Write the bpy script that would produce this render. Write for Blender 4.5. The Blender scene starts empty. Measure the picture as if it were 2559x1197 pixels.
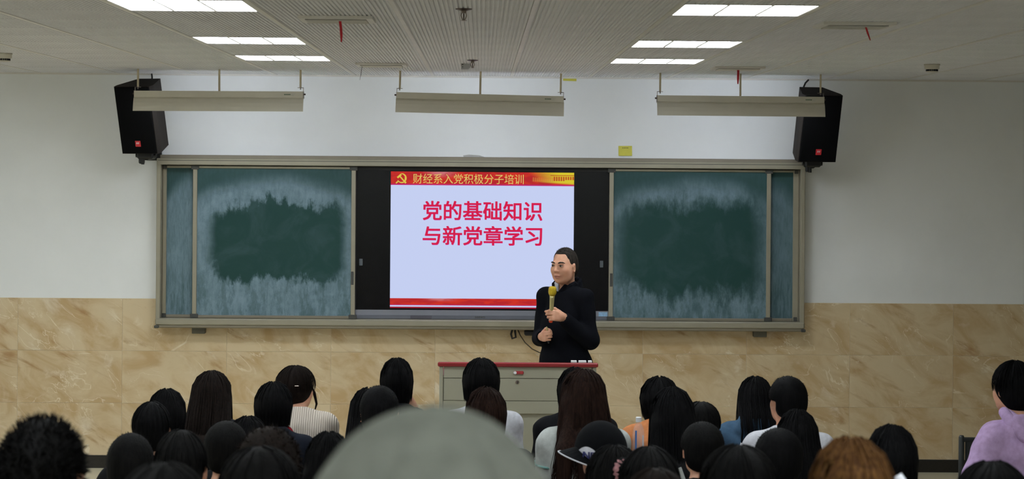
import bpy, math, random
import numpy as np
from mathutils import Vector, Matrix

# ------------------------------------------------------------------ camera, world, exposure
F_PX, CX, CY = 4900.0, 1279.5, 409.0           # focal length and principal point in 2559x1197 pixels
PSI, RHO = 75.0 / F_PX, 0.0076                 # yaw to the right, roll
CAM_Z = 2.35
scene = bpy.context.scene
cam_data = bpy.data.cameras.new('camera'); cam = bpy.data.objects.new('camera', cam_data)
scene.collection.objects.link(cam); scene.camera = cam
CAM_R = Matrix.Rotation(-PSI, 3, 'Z') @ Matrix.Rotation(math.pi/2, 3, 'X') @ Matrix.Rotation(RHO, 3, 'Z')
cam.matrix_world = Matrix.Translation((0, 0, CAM_Z)) @ CAM_R.to_4x4()
cam_data.sensor_fit = 'HORIZONTAL'; cam_data.sensor_width = 36.0
cam_data.lens = F_PX / 2559.0 * 36.0
cam_data.shift_y = -(598.5 - CY) / 2559.0
cam_data.clip_start = 0.05; cam_data.clip_end = 100
cam_data.dof.use_dof = True; cam_data.dof.focus_distance = 13.2; cam_data.dof.aperture_fstop = 6.3

world = bpy.data.worlds.new('world'); scene.world = world; world.use_nodes = True
world.node_tree.nodes['Background'].inputs[0].default_value = (0.6, 0.7, 0.85, 1)
world.node_tree.nodes['Background'].inputs[1].default_value = 0.05
scene.view_settings.view_transform = 'Standard'; scene.view_settings.look = 'None'
scene.view_settings.gamma = 1.0; scene.view_settings.use_curve_mapping = False
scene.view_settings.exposure = 0.1
scene.cycles.max_bounces = 7; scene.cycles.transparent_max_bounces = 8
PANEL_E = 23.0          # lit ceiling panel emission
TUBE_E = 24.0          # board lamp tube emission
SCREEN_E = 0.82

COL = scene.collection
WALL_Y, CEIL_Z = 15.05, 3.018
V3 = Vector

def ray(px, py):
    return CAM_R @ V3(((px - CX)/F_PX, -(py - CY)/F_PX, -1.0))
def at(px, py, Y):                              # point seen at a pixel, at depth Y
    d = ray(px, py); return V3((0, 0, CAM_Z)) + d*(Y/d.y)
def on_z(px, py, z):                            # point seen at a pixel on a horizontal plane
    d = ray(px, py); return V3((0, 0, CAM_Z)) + d*((z - CAM_Z)/d.z)

# ------------------------------------------------------------------ materials
MATS = {}
def srgb(r, g, b):
    f = lambda c: (c/12.92 if c <= .04045 else ((c+.055)/1.055)**2.4)
    return (f(r/255), f(g/255), f(b/255), 1)
def mat(name, col, rough=.5, metal=0, spec=.5, noise=0.0, nscale=20, bump=0.0, bscale=200, emit=None, estr=0, trans=0, alpha=1):
    if name in MATS: return MATS[name]
    m = bpy.data.materials.new(name); m.use_nodes = True; MATS[name] = m
    nt = m.node_tree; b = nt.nodes['Principled BSDF']
    b.inputs['Base Color'].default_value = col; b.inputs['Roughness'].default_value = rough
    b.inputs['Metallic'].default_value = metal; b.inputs['Specular IOR Level'].default_value = spec
    if trans: b.inputs['Transmission Weight'].default_value = trans
    if alpha < 1: b.inputs['Alpha'].default_value = alpha
    if emit:
        b.inputs['Emission Color'].default_value = emit; b.inputs['Emission Strength'].default_value = estr
    tc = nt.nodes.new('ShaderNodeTexCoord')
    if noise:
        n = nt.nodes.new('ShaderNodeTexNoise'); n.inputs['Scale'].default_value = nscale; n.inputs['Detail'].default_value = 4
        nt.links.new(tc.outputs['Object'], n.inputs['Vector'])
        mx = nt.nodes.new('ShaderNodeMix'); mx.data_type = 'RGBA'; mx.blend_type = 'MULTIPLY'
        r = nt.nodes.new('ShaderNodeMapRange'); r.inputs[1].default_value = .3; r.inputs[2].default_value = .7
        r.inputs[3].default_value = 1-noise; r.inputs[4].default_value = 1+noise*.3
        nt.links.new(n.outputs['Fac'], r.inputs[0]); mx.inputs[0].default_value = 1
        mx.inputs[6].default_value = col; nt.links.new(r.outputs[0], mx.inputs[7])
        nt.links.new(mx.outputs[2], b.inputs['Base Color'])
    if bump:
        n = nt.nodes.new('ShaderNodeTexNoise'); n.inputs['Scale'].default_value = bscale; n.inputs['Detail'].default_value = 3
        nt.links.new(tc.outputs['Object'], n.inputs['Vector'])
        bp = nt.nodes.new('ShaderNodeBump'); bp.inputs['Strength'].default_value = bump; bp.inputs['Distance'].default_value = .01
        nt.links.new(n.outputs['Fac'], bp.inputs['Height']); nt.links.new(bp.outputs[0], b.inputs['Normal'])
    return m
class NT:                                        # tiny node helper
    def __init__(s, name):
        s.m = bpy.data.materials.new(name); s.m.use_nodes = True; s.t = s.m.node_tree; s.b = s.t.nodes['Principled BSDF']; MATS[name] = s.m
    def n(s, typ, **kw):
        nd = s.t.nodes.new(typ)
        for k, v in kw.items(): setattr(nd, k, v)
        return nd
    def l(s, a, b): s.t.links.new(a, b)
    def put(s, v, sock):
        if hasattr(v, 'links'): s.l(v, sock)
        else: sock.default_value = v
    def math(s, op, a, b=0.0, c=None):
        nd = s.n('ShaderNodeMath', operation=op); s.put(a, nd.inputs[0]); s.put(b, nd.inputs[1])
        if c is not None: s.put(c, nd.inputs[2])
        return nd.outputs[0]
    def ramp(s, v, a, b, lo=0.0, hi=1.0, smooth=True):
        nd = s.n('ShaderNodeMapRange'); nd.interpolation_type = 'SMOOTHSTEP' if smooth else 'LINEAR'
        s.put(v, nd.inputs[0]); nd.inputs[1].default_value = a; nd.inputs[2].default_value = b
        nd.inputs[3].default_value = lo; nd.inputs[4].default_value = hi; return nd.outputs[0]
    def mix(s, f, a, b):
        nd = s.n('ShaderNodeMix'); nd.data_type = 'RGBA'; s.put(f, nd.inputs[0]); s.put(a, nd.inputs[6]); s.put(b, nd.inputs[7]); return nd.outputs[2]
    def noise(s, vec, scale, detail=4, rough=.5, dist=0):
        nd = s.n('ShaderNodeTexNoise'); nd.inputs['Scale'].default_value = scale; nd.inputs['Detail'].default_value = detail
        nd.inputs['Roughness'].default_value = rough; nd.inputs['Distortion'].default_value = dist; s.l(vec, nd.inputs['Vector']); return nd
    def mapping(s, vec, scale=(1, 1, 1), rot=(0, 0, 0), loc=(0, 0, 0)):
        nd = s.n('ShaderNodeMapping'); s.l(vec, nd.inputs[0]); nd.inputs[1].default_value = loc; nd.inputs[2].default_value = rot; nd.inputs[3].default_value = scale; return nd.outputs[0]

def wall_paint():
    q = NT('wall_paint'); tc = q.n('ShaderNodeTexCoord')
    n = q.noise(tc.outputs['Object'], 1.3, 5, .55)
    c = q.mix(q.ramp(n.outputs['Fac'], .35, .68), srgb(238, 239, 238), srgb(244, 245, 244))
    q.l(c, q.b.inputs['Base Color']); q.b.inputs['Roughness'].default_value = .75
    n2 = q.noise(tc.outputs['Object'], 25, 4); bp = q.n('ShaderNodeBump'); bp.inputs['Strength'].default_value = .08; bp.inputs['Distance'].default_value = .01
    q.l(n2.outputs['Fac'], bp.inputs['Height']); q.l(bp.outputs[0], q.b.inputs['Normal']); return q.m
def marble():
    q = NT('beige_marble'); tc = q.n('ShaderNodeTexCoord'); oi = q.n('ShaderNodeObjectInfo')
    ad = q.n('ShaderNodeVectorMath', operation='MULTIPLY_ADD'); q.l(oi.outputs['Random'], ad.inputs[0])
    ad.inputs[1].default_value = (31, 17, 53); q.l(tc.outputs['Object'], ad.inputs[2])
    def dirn(deg, sc): return q.mapping(q.mapping(ad.outputs[0], rot=(0, math.radians(deg), 0)), scale=sc)
    big = q.noise(dirn(-30, (1.0, 1, 1.8)), 2.6, 6, .58, .9)
    c = q.mix(q.ramp(big.outputs['Fac'], .32, .62), srgb(194, 164, 120), srgb(216, 195, 159))
    str_ = q.noise(dirn(-27, (.75, 1, 3.2)), 2.3, 5, .62, .5)
    c = q.mix(q.ramp(str_.outputs['Fac'], .55, .72, 0, .8), c, srgb(164, 122, 73))
    v = q.noise(dirn(-38, (.8, 1, 1.5)), 2.1, 4, .5, 1.9)
    ridge = q.math('ABSOLUTE', q.math('SUBTRACT', v.outputs['Fac'], .5))
    gate = q.noise(ad.outputs[0], 3.1, 2)
    c = q.mix(q.math('MULTIPLY', q.ramp(ridge, .0, .010, .6, 0), q.ramp(gate.outputs['Fac'], .45, .6)), c, srgb(240, 228, 204))
    cl = q.noise(dirn(-30, (1, 1, 1.6)), 4.6, 5, .6, .5)
    c = q.mix(q.ramp(cl.outputs['Fac'], .58, .76, 0, .6), c, srgb(238, 226, 204))
    q.l(c, q.b.inputs['Base Color']); q.b.inputs['Roughness'].default_value = .32; q.b.inputs['Specular IOR Level'].default_value = .35; return q.m
def chalkboard(name, seed, x0, x1, z0, z1, soft, full=1.0):
    """green enamel with wiped chalk dust; x0..z1 is the wiped clear patch in 0..1 board coordinates"""
    q = NT(name); uv = q.n('ShaderNodeUVMap'); sp = q.n('ShaderNodeSeparateXYZ'); q.l(uv.outputs[0], sp.inputs[0])
    off = q.mapping(uv.outputs[0], loc=(seed*3.1, seed*1.7, 0))
    n1 = q.noise(off, 4.5, 6, .6, .6); n2 = q.noise(q.mapping(off, scale=(2.4, 1.2, 1)), 2.2, 6, .66, .3)
    n3 = q.noise(off, 2.1, 4, .5); n4 = q.noise(q.mapping(off, scale=(5, 1.6, 1), loc=(3, 7, 0)), 2.6, 6, .72)
    sgn = q.math('SUBTRACT', sp.outputs[1], .5)
    dx = q.math('MULTIPLY', q.math('SUBTRACT', n1.outputs['Fac'], .5), .10)
    dz = q.math('ADD', q.math('MULTIPLY', q.math('SUBTRACT', n2.outputs['Fac'], .5), .34), q.math('MULTIPLY', q.math('SUBTRACT', n4.outputs['Fac'], .5), .26))
    X = q.math('ADD', sp.outputs[0], dx); Z = q.math('ADD', sp.outputs[1], dz)
    cx, cz, hx, hz = (x0+x1)/2, (z0+z1)/2, (x1-x0)/2, (z1-z0)/2
    ax = q.math('DIVIDE', q.math('ABSOLUTE', q.math('SUBTRACT', X, cx)), hx)
    az = q.math('DIVIDE', q.math('ABSOLUTE', q.math('SUBTRACT', Z, cz)), hz)
    d = q.math('POWER', q.math('ADD', q.math('POWER', ax, 4.5), q.math('POWER', az, 4.5)), .222)
    dust = q.ramp(d, 1-soft, 1+soft)
    ux = q.math('SUBTRACT', sp.outputs[0], .5)
    arch = q.math('ADD', q.math('SUBTRACT', sp.outputs[1], q.math('MULTIPLY', q.math('SUBTRACT', n3.outputs['Fac'], .5), .12)), q.math('MULTIPLY', q.math('MULTIPLY', ux, ux), .5))
    top = q.ramp(arch, .84, 1.0, 1.0, .14)
    grain = q.noise(q.mapping(off, scale=(9, 2.4, 1)), 4, 6, .72); g2 = q.noise(off, 7, 6, .7, .5)
    tex = q.math('ADD', q.math('MULTIPLY', grain.outputs['Fac'], .5), q.math('MULTIPLY', g2.outputs['Fac'], .5))
    low = q.ramp(sp.outputs[1], .12, .40, 1, 0)
    mott = q.math('SUBTRACT', 1.0, q.math('MULTIPLY', low, q.ramp(n4.outputs['Fac'], .44, .60, 0, .45)))
    amt = q.math('MULTIPLY', q.math('MULTIPLY', q.math('MULTIPLY', dust, top), mott), q.ramp(tex, .34, .66, .55, 1.05))
    faint = q.ramp(n1.outputs['Fac'], .42, .75, .0, .12)
    amt = q.math('MULTIPLY', q.math('MAXIMUM', amt, faint), .56*full)
    c = q.mix(amt, srgb(32, 68, 65), srgb(160, 184, 202))
    q.l(c, q.b.inputs['Base Color']); q.b.inputs['Roughness'].default_value = .55; q.b.inputs['Specular IOR Level'].default_value = .25; return q.m
def hair_mat(name, a, b):
    q = NT(name); tc = q.n('ShaderNodeTexCoord')
    n = q.noise(q.mapping(tc.outputs['Object'], scale=(60, 60, 4)), 2, 4, .6)
    c = q.mix(q.ramp(n.outputs['Fac'], .35, .65), a, b); q.l(c, q.b.inputs['Base Color'])
    q.b.inputs['Roughness'].default_value = .7; q.b.inputs['Specular IOR Level'].default_value = .06
    bp = q.n('ShaderNodeBump'); bp.inputs['Strength'].default_value = .6; bp.inputs['Distance'].default_value = .004
    q.l(n.outputs['Fac'], bp.inputs['Height']); q.l(bp.outputs[0], q.b.inputs['Normal']); return q.m
def skin_mat():
    q = NT('skin'); at_ = q.n('ShaderNodeAttribute'); at_.attribute_name = 'tint'
    tc = q.n('ShaderNodeTexCoord'); n = q.noise(tc.outputs['Object'], 30, 3)
    c = q.mix(q.ramp(n.outputs['Fac'], .3, .7), srgb(205, 150, 122), srgb(214, 162, 134))
    c = q.mix(at_.outputs['Fac'], c, srgb(150, 84, 72)); q.l(c, q.b.inputs['Base Color'])
    q.b.inputs['Roughness'].default_value = .5; q.b.inputs['Specular IOR Level'].default_value = .3
    q.b.inputs['Subsurface Weight'].default_value = .12; q.b.inputs['Subsurface Radius'].default_value = (.012, .005, .003); return q.m
def ribbed():
    q = NT('cream_rib_knit'); tc = q.n('ShaderNodeTexCoord'); w = q.n('ShaderNodeTexWave'); w.wave_type = 'BANDS'; w.bands_direction = 'X'
    w.inputs['Scale'].default_value = 26; w.inputs['Distortion'].default_value = .6; q.l(tc.outputs['Object'], w.inputs['Vector'])
    c = q.mix(w.outputs['Fac'], srgb(168, 156, 142), srgb(214, 203, 190)); q.l(c, q.b.inputs['Base Color']); q.b.inputs['Roughness'].default_value = .85
    bp = q.n('ShaderNodeBump'); bp.inputs['Strength'].default_value = .7; bp.inputs['Distance'].default_value = .006
    q.l(w.outputs['Fac'], bp.inputs['Height']); q.l(bp.outputs[0], q.b.inputs['Normal']); return q.m
def floor_mat():
    q = NT('floor_tile'); tc = q.n('ShaderNodeTexCoord'); br = q.n('ShaderNodeTexBrick'); br.offset = 0
    q.l(tc.outputs['Object'], br.inputs['Vector']); br.inputs['Scale'].default_value = 1; br.inputs['Brick Width'].default_value = .8; br.inputs['Row Height'].default_value = .8
    br.inputs['Mortar Size'].default_value = .004
    br.inputs['Color1'].default_value = srgb(214, 206, 180); br.inputs['Color2'].default_value = srgb(208, 200, 174); br.inputs['Mortar'].default_value = srgb(120, 112, 92)
    q.l(br.outputs[0], q.b.inputs['Base Color']); q.b.inputs['Roughness'].default_value = .35; return q.m

M_WALL = wall_paint(); M_MARBLE = marble(); M_FLOOR = floor_mat(); M_SKIN = skin_mat(); M_RIB = ribbed()
M_CEIL = mat('ceiling_metal', srgb(230, 229, 229), .6, noise=.05, nscale=2)
M_CEILBACK = mat('ceiling_void', srgb(150, 145, 136), .9, noise=.1)
M_BAR = mat('ceiling_grid_white', srgb(226, 222, 214), .45, noise=.06, nscale=6)
M_GROUT = mat('wall_grout', srgb(238, 226, 200), .8, noise=.1)
M_BASE = mat('black_granite', srgb(34, 31, 28), .3, noise=.4, nscale=60)
M_ALU = mat('champagne_aluminium', srgb(160, 154, 136), .42, metal=.35, noise=.06, nscale=8)
M_ALU2 = mat('aluminium_grey', srgb(140, 132, 116), .45, metal=.3, noise=.06, nscale=8)
M_CORNER = mat('grey_corner_plastic', srgb(72, 72, 68), .5, noise=.1)
M_BLACK = mat('black_plastic', srgb(20, 20, 21), .45, noise=.1)
M_SCREEN = mat('black_glass', srgb(13, 13, 15), .25, spec=.25, noise=.05)
M_SILVER = mat('silver_bezel', srgb(140, 142, 152), .4, metal=.3, noise=.05)
M_WHITE = mat('white_enamel', srgb(206, 200, 184), .5, noise=.05, nscale=5)
M_CREAMROD = mat('cream_rod', srgb(208, 194, 162), .45, noise=.05)
M_STEEL = mat('steel', srgb(150, 140, 130), .3, metal=.9, noise=.1)
M_DKMETAL = mat('dark_bronze', srgb(84, 68, 60), .4, metal=.7, noise=.1)
M_SPK = mat('speaker_cabinet', srgb(36, 33, 30), .7, noise=.25, nscale=90, bump=.3, bscale=400)
M_SPKTOP = mat('speaker_side', srgb(50, 45, 41), .8, spec=.2, noise=.2, nscale=90, bump=.3, bscale=400)
M_GRILLE = mat('speaker_grille', srgb(9, 9, 10), .8, spec=.1, bump=.6, bscale=900, noise=.2, nscale=300)
M_REDLOGO = mat('red_badge', srgb(205, 40, 48), .4, noise=.05)
M_WHITEPRINT = mat('white_print', srgb(235, 235, 235), .5, noise=.02)
M_RIBBON = mat('red_ribbon', srgb(190, 20, 34), .6, noise=.15, nscale=40)
M_YELLOW = mat('yellow_note_paper', srgb(222, 214, 92), .8, noise=.06, nscale=30)
M_INK = mat('pen_ink', srgb(70, 66, 40), .8, noise=.1)
M_PAPER = mat('grey_paper', srgb(186, 184, 180), .8, noise=.15, nscale=30)
M_LECT = mat('grey_lectern_paint', srgb(160, 157, 138), .5, noise=.04, nscale=5, bump=.05, bscale=300)
M_LECTRED = mat('red_lectern_trim', srgb(142, 30, 34), .45, noise=.08)
M_CABLE = mat('black_cable', srgb(24, 22, 20), .6, noise=.1)
M_GOLD = mat('gold_mic', srgb(214, 182, 40), .35, metal=.5, noise=.15, nscale=200, bump=.5, bscale=700)
M_GOLDBODY = mat('champagne_mic_body', srgb(196, 184, 130), .3, metal=.5, noise=.05)
M_ORANGE = mat('orange_ring', srgb(240, 80, 34), .5, noise=.05)
M_NAVY = mat('navy_wool', srgb(13, 14, 20), .9, spec=.1, noise=.2, nscale=60, bump=.3, bscale=500)
M_SHIRT = mat('pale_shirt', srgb(190, 188, 196), .8, noise=.05)
M_LIGHT = mat('lit_diffuser', (1, 1, 1, 1), .5, emit=(.86, .94, 1, 1), estr=PANEL_E, noise=.01)
M_TUBE = mat('lit_tube', (1, 1, 1, 1), .5, emit=(.74, .83, 1, 1), estr=TUBE_E, noise=.01)
M_EYE = mat('eye_white', srgb(190, 180, 172), .3, noise=.03)
M_IRIS = mat('eye_dark', srgb(24, 17, 14), .3, noise=.05)
M_BROW = mat('brow_hair', srgb(36, 28, 24), .8, noise=.2, nscale=300)
M_CLEAR = mat('clear_bottle', (.9, .92, .95, 1), .08, spec=.6, noise=.01, alpha=.16)
M_DENIMTR = mat('dark_trousers', srgb(28, 29, 34), .9, noise=.2, nscale=50)
M_CHAIR = mat('charcoal_chair', srgb(38, 42, 40), .5, noise=.15)
M_DESK = mat('dark_desk', srgb(44, 38, 34), .5, noise=.2)
def em(name, col, s=1.0):
    return mat(name, (0, 0, 0, 1), .6, spec=0.1, emit=col, estr=SCREEN_E*s, noise=0)

# ------------------------------------------------------------------ mesh helpers
def link(o, parent=None):
    COL.objects.link(o)
    if parent: o.parent = parent
    return o
def tag(o, label=None, cat=None, group=None, kind=None):
    if label: o['label'] = label
    if cat: o['category'] = cat
    if group: o['group'] = group
    if kind: o['kind'] = kind
    return o
def empty(name, loc=(0, 0, 0), rz=0.0):
    o = bpy.data.objects.new(name, None); o.empty_display_size = .1; o.location = loc; o.rotation_euler = (0, 0, rz); return link(o)
def mesh_obj(name, verts, faces, m, parent=None, smooth=False):
    me = bpy.data.meshes.new(name); me.from_pydata([tuple(v) for v in verts], [], faces); me.update()
    if smooth: me.shade_smooth()
    me.materials.append(m); return link(bpy.data.objects.new(name, me), parent)
class MB:
    def __init__(s): s.v = []; s.f = []
    def add(s, vs, fs):
        o = len(s.v); s.v += [V3(v) for v in vs]; s.f += [tuple(i+o for i in f) for f in fs]; return s
    def box(s, x0, x1, y0, y1, z0, z1, ch=0.0, M=None):
        x0, x1 = min(x0, x1), max(x0, x1); y0, y1 = min(y0, y1), max(y0, y1); z0, z1 = min(z0, z1), max(z0, z1)
        if ch <= 0:
            vs = [(x, y, z) for z in (z0, z1) for y in (y0, y1) for x in (x0, x1)]
            fs = [(0, 2, 3, 1), (4, 5, 7, 6), (0, 1, 5, 4), (2, 6, 7, 3), (0, 4, 6, 2), (1, 3, 7, 5)]
        else:
            c = min(ch, (x1-x0)*.45, (y1-y0)*.45, (z1-z0)*.45); vs = []; idx = {}
            for ix, x in ((0, x0), (1, x1)):
                for iy, y in ((0, y0), (1, y1)):
                    for iz, z in ((0, z0), (1, z1)):
                        sx, sy, sz = (1 if ix == 0 else -1)*c, (1 if iy == 0 else -1)*c, (1 if iz == 0 else -1)*c
                        for a, p in enumerate(((x, y+sy, z+sz), (x+sx, y, z+sz), (x+sx, y+sy, z))):
                            idx[(ix, iy, iz, a)] = len(vs); vs.append(p)
            fs = []
            C = [(i, j, k) for i in (0, 1) for j in (0, 1) for k in (0, 1)]
            for a in range(3):
                for sde in (0, 1):
                    b, c2 = [(1, 2), (2, 0), (0, 1)][a]
                    q = []
                    for (u, w) in ((0, 0), (1, 0), (1, 1), (0, 1)):
                        k = [0, 0, 0]; k[a] = sde; k[b] = u; k[c2] = w; q.append(idx[(*k, a)])
                    fs.append(tuple(q if sde else q[::-1]))
            for a in range(3):                          # edge bevels
                b, c2 = [(1, 2), (2, 0), (0, 1)][a]
                for u in (0, 1):
                    for w in (0, 1):
                        k0 = [0, 0, 0]; k0[b] = u; k0[c2] = w; k1 = list(k0); k1[a] = 1
                        q = [idx[(*k0, b)], idx[(*k1, b)], idx[(*k1, c2)], idx[(*k0, c2)]]
                        fs.append(tuple(q if (u + w) % 2 else q[::-1]))
            for k in C:
                q = [idx[(*k, 0)], idx[(*k, 1)], idx[(*k, 2)]]; fs.append(tuple(q if sum(k) % 2 else q[::-1]))
        if M is not None: vs = [M @ V3(v) for v in vs]
        return s.add(vs, fs)
    def tube(s, pts, rad, n=8, cap=True):
        pts = [V3(p) for p in pts]; R = rad if isinstance(rad, (list, tuple)) else [rad]*len(pts); vs = []; fs = []
        up = None
        for i, p in enumerate(pts):
            t = (pts[min(i+1, len(pts)-1)] - pts[max(i-1, 0)]).normalized()
            if up is None:
                up = t.orthogonal().normalized()
            else:
                up = (up - t*up.dot(t)); up = up.normalized() if up.length > 1e-6 else t.orthogonal().normalized()
            w = t.cross(up)
            for k in range(n):
                a = 2*math.pi*k/n; vs.append(p + (up*math.cos(a) + w*math.sin(a))*R[i])
        for i in range(len(pts)-1):
            for k in range(n):
                a, b = i*n+k, i*n+(k+1) % n; fs.append((a, b, b+n, a+n))
        if cap: fs.append(tuple(range(n))[::-1]); fs.append(tuple((len(pts)-1)*n+k for k in range(n)))
        return s.add(vs, fs)
    def lathe(s, prof, n=20, M=None):
        vs = []; fs = []
        for (r, z) in prof:
            for k in range(n):
                a = 2*math.pi*k/n; vs.append(V3((r*math.cos(a), r*math.sin(a), z)))
        for i in range(len(prof)-1):
            for k in range(n):
                a, b = i*n+k, i*n+(k+1) % n; fs.append((a, b, b+n, a+n))
        fs.append(tuple(range(n))[::-1]); fs.append(tuple((len(prof)-1)*n+k for k in range(n)))
        if M is not None: vs = [M @ v for v in vs]
        return s.add(vs, fs)
    def prism(s, poly, d0, d1, M):               # poly in local xy, extruded along local z
        n = len(poly); vs = [M @ V3((x, y, d0)) for x, y in poly] + [M @ V3((x, y, d1)) for x, y in poly]
        fs = [tuple(range(n))[::-1], tuple(range(n, 2*n))] + [(i, (i+1) % n, n+(i+1) % n, n+i) for i in range(n)]
        return s.add(vs, fs)
    def build(s, name, m, parent=None, smooth=False): return mesh_obj(name, s.v, s.f, m, parent, smooth)
def box(name, b, m, parent=None, ch=0.0): return MB().box(*b, ch=ch).build(name, m, parent)

def text_mesh(name, body, m, parent, size, M, bold=0.0, extrude=.001, width=None, height=None):
    """lettering as a thin mesh; bold lays slightly shifted copies over each other"""
    cu = bpy.data.curves.new(name, 'FONT'); cu.body = body; cu.size = size; cu.extrude = extrude; cu.resolution_u = 3
    o = bpy.data.objects.new(name, cu); COL.objects.link(o)
    dg = bpy.context.evaluated_depsgraph_get(); me = bpy.data.meshes.new_from_object(o.evaluated_get(dg))
    bpy.data.objects.remove(o); bpy.data.curves.remove(cu)
    vs = [v.co.copy() for v in me.vertices]; fs = [tuple(q.vertices) for q in me.polygons]; bpy.data.meshes.remove(me)
    xs = [v.x for v in vs]; ys = [v.y for v in vs]; mx, my = (max(xs)+min(xs))/2, (max(ys)+min(ys))/2
    sx = width/(max(xs)-min(xs)) if width else 1; sy = height/(max(ys)-min(ys)) if height else sx
    V, Fc = [], []
    for k, (ox, oy) in enumerate([(0, 0)] if not bold else [(-bold, -bold*.6), (bold, -bold*.6), (-bold, bold*.6), (bold, bold*.6)]):
        n = len(V); V += [M @ V3(((v.x-mx)*sx+ox, (v.y-my)*sy+oy, v.z+k*.00005)) for v in vs]; Fc += [tuple(i+n for i in f) for f in fs]
    return mesh_obj(name, V, Fc, m, parent)
def facing(x, y, z):                              # local xy -> world xz on a plane that faces the hall (-Y)
    return Matrix.Translation((x, y, z)) @ Matrix.Rotation(math.pi/2, 4, 'X')

# ------------------------------------------------------------------ the room
STEPS = [(8.55, 0.0), (7.65, .05), (6.75, .12), (5.85, .21), (4.95, .31), (4.05, .42), (3.15, .53), (2.25, .65), (1.25, .78), (-9, .85)]
def floor_h(Y):
    for y0, h in STEPS:
        if Y >= y0: return h
XL, XR, YB = -5.6, 5.6, -2.0
fm = MB(); ytop = WALL_Y + .2
for y0, h in STEPS:
    y0 = max(y0, YB-.2); fm.box(XL-.2, XR+.2, y0, ytop, -.3, h); ytop = y0
tag(fm.build('floor', M_FLOOR), kind='structure')
front = tag(box('wall_front', (XL-.2, XR+.2, WALL_Y, WALL_Y+.2, -.3, 3.4), M_WALL), kind='structure')
tag(box('wall_left', (XL-.2, XL, YB, WALL_Y, -.3, 3.4), M_WALL), kind='structure')
tag(box('wall_right', (XR, XR+.2, YB, WALL_Y, -.3, 3.4), mat('grey_side_wall', srgb(190, 189, 182), .85, noise=.1, nscale=3)), kind='structure')
tag(box('wall_back', (XL-.2, XR+.2, YB-.2, YB, -.3, 3.4), M_WALL), kind='structure')
# marble wainscot: grout bed and single tiles
tag(box('trim_1', (XL, XR, WALL_Y-.008, WALL_Y, .095, 1.297), M_GROUT, front))
tm = MB().box(-.3975, .3975, -.003, .003, -.1990, .1990, ch=.0008); tile = None
for r in range(3):
    for c in range(-6, 8):
        xc = 2.839 - .3985 + .797*(c-3); zc = .097 + .2 + .4*r
        if xc < XL+.4 or xc > XR-.4: continue
        if tile is None: tile = tm.build('tile', M_MARBLE, front); o = tile
        else: o = link(tile.copy(), front)
        o.location = (xc, WALL_Y-.008, zc)
bs = box('baseboard_front', (XL, XR, WALL_Y-.02, WALL_Y, 0, .096), M_BASE, None, ch=.002); tag(bs, kind='structure')

# ceiling: void slab, grid bars, corrugated metal panels
ceil = tag(box('ceiling', (XL-.2, XR+.2, YB-.2, WALL_Y+.2, CEIL_Z+.04, CEIL_Z+.2), M_CEILBACK), kind='structure')
def panel_mesh(w, d):
    n = 30; p = w/n; b = MB(); prof = []
    for i in range(n):
        x = -w/2 + i*p; prof += [(x, .0), (x+p*.50, .0), (x+p*.60, .006), (x+p*.90, .006)]
    prof.append((w/2, 0)); vs = [(x, y, z) for y in (-d/2, d/2) for x, z in prof]; k = len(prof)
    b.add(vs, [(i, i+1, k+i+1, k+i) for i in range(k-1)]); b.f = [f[::-1] for f in b.f]
    b.box(-w/2, w/2, -d/2, d/2, .010, .014); return b
PX = [0.22 + .6*k for k in range(-9, 10)]        # grid line x positions
PY = [14.13 - .6*k for k in range(0, 27)]
LIT = [(cx, ry) for cx in (-1.28, 1.12) for ry in (8.43, 10.83, 12.63, 6.03, 3.63, 1.23, -1.17)] + [(-3.68, ry) for ry in (8.43, 10.83, 12.63)]  # left row and rear panels are unseen, added for brightness and sideways falloff
VENTS = []
for (pxa, pya) in ((843, 45), (954, 160), (2135, 60), (1843, 168.5)):
    p = on_z(pxa, pya, CEIL_Z); VENTS.append((p.x, p.y))
pm = panel_mesh(.592, .592); pshort = panel_mesh(.592, .905); first = {}
def put_panel(kind, x, y):
    if kind not in first:
        o = (pm if kind == 'a' else pshort).build('ceiling_panel', M_CEIL, ceil); first[kind] = o
    else: o = link(first[kind].copy(), ceil)
    o.location = (x, y, CEIL_Z)
far = MB()
for i in range(len(PX)-1):
    xc = PX[i]+.3
    put_panel('b', xc, 14.13+.46)
    for j in range(len(PY)-1):
        yc = PY[j]-.3
        if any(abs(xc-a) < .1 and abs(yc-b) < .1 for a, b in LIT): continue
        if yc > 7.4 and abs(xc) < yc*.31+.2: put_panel('a', xc, yc)
        else: far.box(xc-.296, xc+.296, yc-.296, yc+.296, CEIL_Z, CEIL_Z+.012)
tag(far.build('ceiling_panel_field', M_CEIL, ceil), kind='stuff')
for x in PX:
    box('grid_bar', (x-.011, x+.011, YB, WALL_Y, CEIL_Z-.003, CEIL_Z+.02), M_BAR, ceil)
tag(box('trim_2', (XL, XR, WALL_Y-.02, WALL_Y, CEIL_Z-.012, CEIL_Z+.03), M_BAR), kind='structure')

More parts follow.
